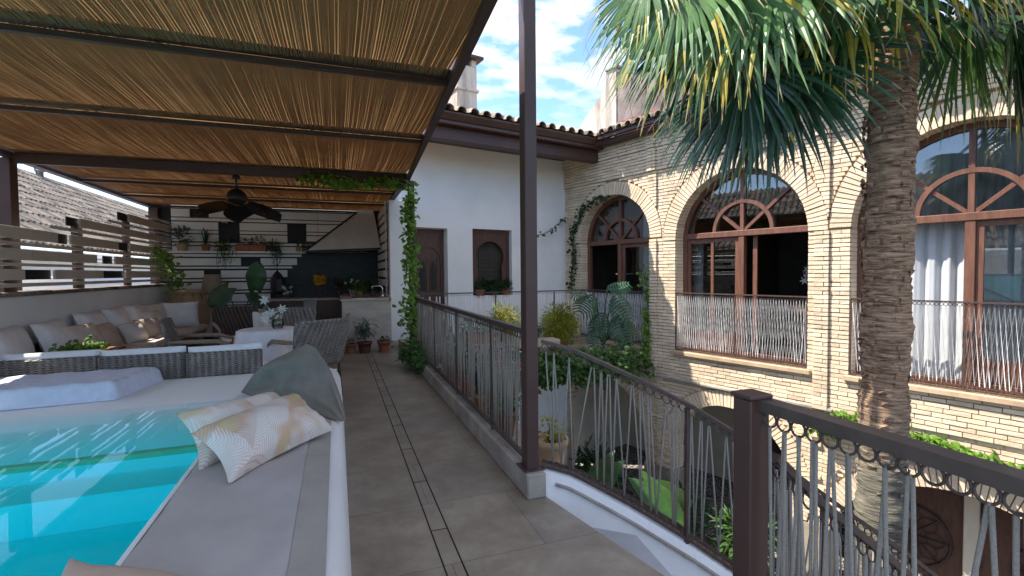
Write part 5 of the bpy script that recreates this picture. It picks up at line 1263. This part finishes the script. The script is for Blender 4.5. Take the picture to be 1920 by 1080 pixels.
potted('round bush of green-yellow feathery plant on the upper planting shelf, left of the tall post', 2.45, 7.1, .271, .12, .16, 'terracotta', 'leafyellow', rad=.25, n=1800, L=.08, Wd=.015, cz=.13)
potted('yellow-green feathery bush in a tan trough right of the tall post', 3.62, 7.55, -.02, .15, .22, 'terracotta', 'leafyellow', rad=.31, n=3600, L=.09, Wd=.016, cz=.22, square=None)
potted('small terracotta pot of pale stems left of the yellow-green bush', 3.12, 7.45, -.02, .10, .20, 'terracotta', 'leafblue', 'grass', rad=.2, n=110, L=.38, Wd=.012)
potted('clay pot of pale succulents at the foot of the tall post, courtyard side', 1.42, 3.12, -.10, .12, .26, 'clay', 'leafyellow', rad=.10, n=110, L=.05, Wd=.03, cz=.04)
vine('hanging_creeper', 'dark green creeper hanging over the planting shelf right of the tall post', [(1.5, 7.0, -.05), (2.4, 6.98, .05), (3.2, 7.0, .02), (4.1, 7.02, .0), (4.85, 7.2, .0)], 3000, .10, .09, .07, 'leaf', seed=12, hang_=.42)
# monstera
mo_ = thing('monstera', 'dark monstera with deeply cut leaves before the first arched window', 'plant', (4.5, 7.6, -.02))
def monstera_leaf(c, d, nr, L, Wd):
    mb = MB(); c = Vector(c); d = Vector(d).normalized(); nr = Vector(nr).normalized(); s_ = d.cross(nr).normalized(); nr = s_.cross(d); k = 9
    r_ = R.random()
    for sg in (-1, 1):
        for i in range(k):
            t0 = i/k; t1 = (i+.56)/k; tm = (t0+t1)/2; w = Wd/2*(sin(pi*(tm*.85+.12))**.6); fw_ = .16
            a = c+d*L*t0; b = c+d*L*t1; e = c+d*L*(t1+fw_)+s_*sg*w-nr*w*.35; e2 = c+d*L*(t0+fw_*.8)+s_*sg*w*.96-nr*w*.32; m1 = c+d*L*(t1+.06)+s_*sg*w*.5+nr*.01; m2 = c+d*L*(t0+.03)+s_*sg*w*.5+nr*.01
            mb.add([a, b, m1, m2, e, e2], [(0, 1, 2, 3), (3, 2, 4, 5)] if sg > 0 else [(3, 2, 1, 0), (5, 4, 2, 3)], 0, r_)
    mb.tube([c, c+d*L*.98], .006, 4, 0, r_)
    o = mb.build('leaf', M['monst'], mo_)
    b = MB(); b.tube([(4.5, 7.6, .0), lerp((4.5, 7.6, .4), tuple(c), .6), tuple(c)], .012, 5); b.build('leaf_stalk', M['leafdark'], o)
M['monst'] = mat('monstera_leaf', (.035, .105, .05), .55, (.02, .06, .03), 5, 3, rnd=.4, trans=.15)
for (c, d, nr, L, Wd) in [((4.62, 7.35, .95), (.25, -.35, -.75), (0, -1, .5), .52, .50), ((4.25, 7.45, .92), (-.6, -.3, -.45), (-.2, -1, .6), .50, .44), ((4.66, 7.3, .58), (.15, -.3, -.9), (0, -1, .35), .52, .52), ((4.4, 7.4, .62), (-.35, -.3, -.8), (-.2, -1, .4), .46, .42), ((4.55, 7.5, 1.05), (.5, -.2, .1), (0, -.8, .9), .40, .36), ((4.05, 7.4, .98), (-.7, -.3, .0), (-.2, -.9, .7), .40, .36), ((4.85, 7.5, .5), (.5, -.2, -.6), (.2, -1, .5), .42, .38), ((4.3, 7.35, .38), (-.3, -.3, -.8), (0, -1, .3), .42, .40), ((4.8, 7.45, .2), (.35, -.3, -.8), (0, -1, .3), .40, .38)]:
    monstera_leaf(c, d, nr, L, Wd)
# window boxes on the white house
def wloc(u, v, z): c_, s_ = cos(WA), sin(WA); return (1.05+u*c_-v*s_, 9.4+u*s_+v*c_, z)
for u, lab in ((1.82, 'left terracotta pot with low leaves on the horseshoe window sill'), (2.46, 'right terracotta pot with low leaves on the horseshoe window sill')):
    x_, y_, z_ = wloc(u, .0, .86); potted(lab, x_, y_, z_, .10, .13, 'terracotta', 'leafdark', rad=.13, n=110, L=.08, Wd=.04, cz=.10)
x_, y_, z_ = wloc(2.14, .02, .86); potted('dark leafy plant in the middle of the horseshoe window sill', x_, y_, z_, .10, .10, 'brownpot', 'leafdark', rad=.2, n=260, L=.09, Wd=.045, cz=.10, flat=.6)
# courtyard planting: huge leaves, one sunlit
elephant('elephant_ear_plant', 'tall elephant ear plant in the courtyard, one leaf bright in the sun', (3.6, 4.9, GZ), [((3.62, 5.1, -1.32), (.25, -.35, -.35), (-.3, -.3, 1), .78, .50), ((3.35, 5.4, -1.15), (-.4, .1, -.45), (-.3, -.6, .8), .60, .42), ((4.0, 5.2, -1.5), (.6, -.1, -.3), (-.2, -.5, .9), .52, .40), ((3.1, 5.2, -1.5), (-.5, -.2, -.3), (-.3, -.5, .9), .5, .4), ((3.6, 4.7, -1.95), (-.1, -.5, -.4), (-.2, -.6, .9), .5, .42)], 'leafbig', .02)
for (x_, y_, lab, lm, h_) in ((5.4, 6.6, 'dark pot shrub by the white pier in the courtyard', 'leafdark', .5), (4.9, 8.6, 'dark fern clump deep in the courtyard under the first lower arch', 'leafdark', .6), (2.6, 6.4, 'shadowy shrub at the foot of the terrace wall', 'leafdark', .7), (5.9, 5.7, 'green potted palm beside the second lower arch', 'leaf', .4)):
    potted(lab, x_, y_, GZ, .2, .35, 'brownpot', lm, rad=.42, n=420, L=.2, Wd=.07, cz=h_*.6)
t = thing('courtyard_chair', 'orange-brown wooden chair at the foot of the palm', 'chair', (5.2, 2.6, GZ), .4, local=True)
b = MB(); b.bev((-.22, -.22, .42), (.22, .22, .47), .01); b.build('seat', M['terracotta'], t)
b = MB(); b.bev((-.22, .19, .6), (.22, .22, .95), .01); b.build('backrest', M['terracotta'], t)
for sx in (-1, 1):
    for sy in (-1, 1): b = MB(); b.bar((sx*.2, sy*.2, 0), (sx*.2, sy*.2, .42 if sy < 0 else .95), .03); b.build('leg', M['terracotta'], t)

# curtains, lamp, flowers behind the arched windows
def floc(t_, y_, z_): c_, s_ = cos(FA), sin(FA); return (5.095+t_*c_-y_*s_, 10.234+t_*s_+y_*c_, z_)
def curtain(label, ta, tb2, y_, z0, z1, amp=.03, k=9):
    mb = MB()
    def f(u, v):
        tt = ta+(tb2-ta)*u; yy = y_+amp*sin(u*k*2*pi)+amp*.4*sin(u*k*4.3*pi+1)+.01*v; return floc(tt, yy, z0+(z1-z0)*v)
    mb.grid(f, k*10, 4); return tag(mb.build('curtain', M['curtain'], loc=floc((ta+tb2)/2, y_, z0)), label, 'curtain')
curtain('white sheer curtain in the open left half of the big right window', 5.95, 6.93, .42, SILL, 1.95, .035, 6)
curtain('pale curtain behind the right door pane of the big right window', 7.05, 8.1, .36, SILL, 1.95, .025, 6)
curtain('long pale curtain behind the fanlight of the big right window', 5.9, 8.05, .47, 2.02, 3.1, .03, 13)
curtain('narrow pale curtain behind the left pane of the middle arched window', 3.05, 3.25, .45, SILL, 1.95, .025, 2)
curtain('pale curtain behind the right pane of the first arched window', 1.75, 2.3, .6, SILL, 2.9, .025, 4)
t = thing('white_stand', 'slim white stand with a flat top inside the first arched window', 'stand', floc(1.15, .7, SILL))
b = MB(); x_, y_, z_ = floc(1.15, .7, 0); b.bev((x_-.16, y_-.1, 1.28), (x_+.16, y_+.1, 1.31), .004); b.build('flat_top', M['fabricwhite'], t); b = MB(); b.bev((x_-.025, y_-.025, SILL), (x_+.025, y_+.025, 1.279), .004); b.build('pole', M['fabricwhite'], t)
t = thing('flower_bouquet', 'white bouquet in a vase inside the middle arched window', 'vase', floc(4.95, 1.0, .7))
x_, y_, z_ = floc(4.95, 1.0, .95); b = MB(); b.lathe([(.06, 0), (.09, .12), (.05, .25), (.06, .28)], (x_, y_, .72), 14); b.build('vase', M['glassclear'], t)
b = MB()
for k in range(34): lily(b, (x_+R.gauss(0, .13), y_+rv(.1), 1.28+R.gauss(0, .1)), (rv(1), -.5, rv(1)), .06)
b.build('flowers', M['petal'], t)
t = thing('dining_table', 'dark table carrying the bouquet behind the middle arched window', 'table', floc(4.7, 1.2, SILL))
b = MB(); a = floc(4.0, .8, .66); 
V = [floc(4.0, .75, .66), floc(5.3, .75, .66), floc(5.3, 1.6, .66), floc(4.0, 1.6, .66)]; b.add(V+[(p[0], p[1], .70) for p in V], [(3, 2, 1, 0), (4, 5, 6, 7), (0, 1, 5, 4), (1, 2, 6, 5), (2, 3, 7, 6), (3, 0, 4, 7)]); b.build('table_top', M['wood'], t)
for q_ in ((4.08, .83), (5.22, .83), (4.08, 1.52), (5.22, 1.52)): b = MB(); p = floc(q_[0], q_[1], 0); b.bar((p[0], p[1], SILL), (p[0], p[1], .66), .06); b.build('leg', M['wood'], t)

# ================================================================== PALM
PX_, PY_ = 3.86, 2.43
pt_ = thing('palm_tree', 'tall fan palm rising from the courtyard beside the brick house', 'palm', (PX_, PY_, GZ))
tr = MB(); n = 28; V = []; rowsN = 330; H0 = 7.7
q = random.Random(21)
for i in range(rowsN+1):
    z = GZ+H0*i/rowsN; u = i/rowsN
    rad = .160-.02*u+.10*math.exp(-(z-GZ)*3)+(.008*sin(z*9)+.006*sin(z*23))
    ring = ((z*14+.3*sin(z*3)) % 1); rad += .009*(ring**3)+q.uniform(-.0015, .0015)
    if z > 4.2: rad *= 1+.25*(z-4.2)
    cx = PX_+.03*sin(z*.6)+.02*u; cy = PY_
    for j in range(n):
        a = 2*pi*j/n; V.append((cx+(rad+q.uniform(-.004, .004)+.004*sin(a*3+z*2))*cos(a), cy+(rad+q.uniform(-.004, .004))*sin(a), z+.012*sin(a*2+z*5)))
tr.add(V, [(i*n+j, i*n+(j+1) % n, (i+1)*n+(j+1) % n, (i+1)*n+j) for i in range(rowsN) for j in range(n)], 0, .5, True)
for zi in range(118):
    z = -3.2+zi*.064; npl = 9
    for j in range(npl):
        if q.random() < .25: continue
        a = 2*pi*(j+q.random()*.6)/npl+zi*.7; rr = .150+q.uniform(-.003, .004); hw = q.uniform(.12, .30); dz = q.uniform(-.02, .02); o_ = q.uniform(.006, .018); tl = q.uniform(-.02, .02)
        V = []
        for i in range(5):
            aa = a+hw*(i/2-1); e_ = 1-abs(i/2-1)**2
            for (ro, zo) in ((rr, z+dz-.035), (rr+.004+o_*e_, z+dz+tl*(i/2-1)), (rr, z+dz+.008)): V.append((PX_+.01+ro*cos(aa), PY_+ro*sin(aa), zo))
        tr.add(V, [(3*i+k, 3*i+3+k, 3*i+4+k, 3*i+1+k) for i in range(4) for k in (0, 1)], 0, q.random())
# ragged fibres of old leaf bases
for k in range(900):
    z = q.uniform(.2, 4.6); a = q.uniform(0, 2*pi); r0 = .146; p = Vector((PX_+.02+r0*cos(a), PY_+r0*sin(a), z)); d = Vector((cos(a)*.5, sin(a)*.5, q.uniform(-.6, .9))); s_ = Vector((-sin(a), cos(a), q.uniform(-.2, .2)))*q.uniform(.006, .03)
    tr.add([p-s_, p+s_, p+d*q.uniform(.015, .05)], [(0, 1, 2)], 1)
tr.build('trunk', [M['trunk'], M['palmdry']], pt_)
CR = Vector((PX_+.03, PY_, 4.05))
def frond(label, hub, d, rad, droop, spreadang=200, nseg=46, dark=False, tipyellow=.25, seed=0, plane=None, hangf=1.0):
    """fan leaf: petiole from the crown to the hub, then folded blades that split and hang"""
    q = random.Random(seed); hub = Vector(hub); d = Vector(d).normalized()
    nrm = Vector(plane) if plane else Vector((0, 0, 1)); s_ = d.cross(nrm).normalized(); nrm = s_.cross(d).normalized()
    mb = MB(); mid = CR.lerp(hub, .5)+Vector((0, 0, .18))
    for k in range(nseg):
        a = radians(-spreadang/2+spreadang*(k+.5)/nseg+q.uniform(-1.5, 1.5)); dr_ = (d*cos(a)+s_*sin(a)).normalized(); L = rad*(1-.18*abs(a)/pi)*q.uniform(.88, 1.08)
        wd = rad*radians(spreadang/nseg)*.56
        side = nrm.cross(dr_).normalized(); fall = droop*q.uniform(.75, 1.3); pts = []; N = 9; p = hub.copy(); v = (dr_+nrm*.12).normalized(); yy = q.random() < tipyellow; yl = q.uniform(.45, .8); col = q.random()*.7+.15
        for i in range(N+1):
            u = i/N; w = wd*(1.0 if u < .55 else max(.05, (1-u)/.45))*(.35+.65*min(1, u*3)); pts.append((p.copy(), w, u))
            v = (v+Vector((q.uniform(-.03, .03), q.uniform(-.03, .03), -fall*(u**1.5)*hangf))).normalized(); p = p+v*(L/N)
        for i in range(N):
            (p0, w0, u0), (p1, w1, u1) = pts[i], pts[i+1]; fo = nrm*(.25*w0 if i < 6 else .1*w0); m = 1 if (yy and u0 > yl) else 0
            if u0 > .82 and q.random() < .35: m = 2
            mb.add([p0-side*w0/2-fo, p0, p0+side*w0/2-fo, p1-side*w1/2-fo, p1, p1+side*w1/2-fo], [(0, 1, 4, 3), (1, 2, 5, 4)], m, col)
        if q.random() < .08:   # loose thread
            e = pts[-2][0]; mb.tube([e, e+Vector((q.uniform(-.03, .03), q.uniform(-.03, .03), -.08)), e+Vector((q.uniform(-.06, .06), q.uniform(-.06, .06), -.16))], .0015, 3, 2)
    o = mb.build('frond', [M['palmdark' if dark else 'palm'], M['palmtip'], M['palmdry']], pt_)
    b = MB(); b.tube([CR+Vector((0, 0, -.1)), mid, hub, hub+d*rad*.12], [.025, .018, .011, .005], 6); b.build('petiole', M['palm'], o)
# camera-left direction in the world, for reading the crown off the photo
Lc = -right.copy(); Lc.z = 0; Lc.normalize(); Fc = fwd.copy(); Fc.z = 0; Fc.normalize()
def C(l, f, z): v = CR+Lc*l+Fc*f; return (v.x, v.y, z)
fr = [ # hub (left, forward, height), blade direction (left, forward, up), radius, droop, dark, yellow
 ((1.55, .0, 3.50), (.25, -.1, -.9), 1.0, .30, False, .35), ((1.25, .2, 3.55), (.10, -.2, -.95), 1.2, .26, False, .25), ((1.05, -.25, 3.45), (.15, -.3, -.9), 1.1, .26, False, .15), ((1.30, -.2, 3.45), (.0, -.1, -1), 1.15, .26, False, .4), ((1.75, .2, 3.65), (.3, .1, -.9), .75, .3, False, .4), ((1.1, .5, 3.5), (.0, .1, -1), 1.1, .25, True, .1),
 ((.88, .30, 2.98), (.0, .1, -1), 1.12, .24, True, .08), ((.78, .1, 2.95), (-.1, -.2, -.95), 1.1, .24, True, .1), ((.98, .2, 2.92), (.2, -.1, -.95), 1.02, .24, True, .08), ((.85, .5, 3.45), (-.1, .4, -.7), .8, .35, False, .2), ((.86, .05, 3.08), (.05, -.6, .1), .62, 1.0, False, .0), ((.62, .4, 3.35), (-.15, .1, -.9), 1.0, .3, True, .1), ((.9, -.1, 3.5), (.1, -.1, -1), .9, .3, False, .25),
 ((.25, -.45, 3.55), (.10, -.4, -.85), .98, .28, False, .7), ((-.1, -.5, 3.52), (-.05, -.4, -.85), 1.0, .26, False, .65), ((.48, -.1, 3.5), (.20, -.2, -.9), 1.05, .25, False, .55), ((-.4, -.35, 3.5), (-.2, -.3, -.85), 1.0, .26, False, .6), ((.1, .6, 3.5), (0, .5, -.8), .9, .25, False, .3), ((.3, -.2, 3.5), (.1, -.2, -.95), 1.0, .28, False, .6), ((-.25, .3, 3.5), (-.1, .1, -.95), 1.0, .28, True, .2),
 ((-.62, .05, 3.4), (-.1, .1, -.95), 1.05, .25, False, .3), ((-.85, -.2, 3.25), (-.15, -.1, -.95), 1.25, .22, True, .15), ((-1.0, .1, 3.2), (-.15, .1, -.95), 1.25, .22, True, .15), ((-1.2, -.1, 3.3), (-.2, -.1, -.9), 1.2, .22, True, .2), ((-.9, .4, 3.4), (-.2, .3, -.8), 1.0, .25, False, .25), ((-.55, -.5, 3.6), (-.3, -.5, -.6), .85, .4, False, .5),
 ((.9, -.6, 3.9), (.5, -.6, -.1), .95, .3, False, .1), ((-.8, -.7, 4.0), (-.5, -.6, .0), .95, .3, False, .1), ((.2, -.9, 4.2), (.1, -.9, .1), .95, .3, False, .1), ((1.2, .4, 4.2), (.9, .3, .2), .95, .3, False, .1), ((-1.2, .4, 4.2), (-.9, .3, .2), .95, .3, False, .1), ((0, 1.1, 4.2), (0, 1, .2), .95, .3, False, .1), ((.5, .6, 4.8), (.4, .5, .8), .95, .2, False, 0), ((-.5, -.3, 4.9), (-.4, -.3, .9), .95, .2, False, 0), ((.4, -.5, 4.8), (.4, -.5, .8), .95, .2, False, 0), ((-.6, .6, 4.7), (-.5, .5, .7), .95, .2, False, 0)]
for k, (h, d, rad, dp, dk, ty) in enumerate(fr):
    dv = Lc*d[0]+Fc*d[1]+Vector((0, 0, d[2])); outw = (Lc*h[0]+Fc*h[1]); outw = outw.normalized() if outw.length > .01 else Fc
    pln = outw*1.0+Vector((0, 0, .45)) if d[2] < -.3 else Vector((0, 0, 1))+outw*.3
    if h[0]*0+h[1] > .3 and d[2] < -.3: pln = -Fc*.8+Vector((0, 0, .5))
    if d[2] < -.3: pln = pln-Fc*.9
    frond('', C(*h), dv, rad, dp, 165 if d[2] < -.3 else 230, 40, dk, ty, seed=50+k, plane=tuple(pln))

# ================================================================== NEIGHBOUR AT THE LEFT
nb = thing('neighbour_house', 'white neighbouring house with a long weathered tiled roof beyond the slatted screen', 'building', (-6.2, 8, GZ), radians(90), local=True)
NR = MB()
# local frame: x runs along world +y, y runs along world -x
b = MB(); b.box((-8, .5, 0), (30, .7, 1.79-GZ)); b.build('rendered_wall', M['plaster'], nb)
tile_roof(-8, 30, -.3, 5.1, 2.0-GZ, .65, .24, seg=.46).build('tiled_roof', M['tileold'], nb)
b = MB(); b.bev((-8, -.38, 1.8-GZ), (30, .49, 1.92-GZ), .02); b.build('gutter', M['plaster'], nb)
t = thing('low_roof_wall', 'sunlit white parapet with a broken tile cap outside the slatted screen', 'wall', (-4.9, 9.3, GZ))
b = MB(); b.bev((-5.2, 8.4, GZ), (-4.9, 30, 1.35), .02); b.build('rendered_wall', M['plaster'], t)
CX, CY, CZ = -10.9, 24.2, 5.0
t = thing('roof_cowl', 'grey metal chimney cowl poking over the ridge of the weathered roof', 'cowl', (CX, CY, CZ))
b = MB(); b.lathe([(.12, 0), (.12, .45), (.16, .46), (.16, .56)], (CX, CY, CZ), 12); b.build('pipe', M['steel'], t); b = MB(); b.lathe([(.33, .78), (.33, .80), (.1, .87)], (CX, CY, CZ), 14)
b.build('cap', M['steel'], t)
b = MB()
for k in range(3): a = 2*pi*k/3; b.tube([(CX+.15*cos(a), CY+.15*sin(a), CZ+.5), (CX+.28*cos(a), CY+.28*sin(a), CZ+.79)], .016, 5)
b.build('strut', M['steel'], t)
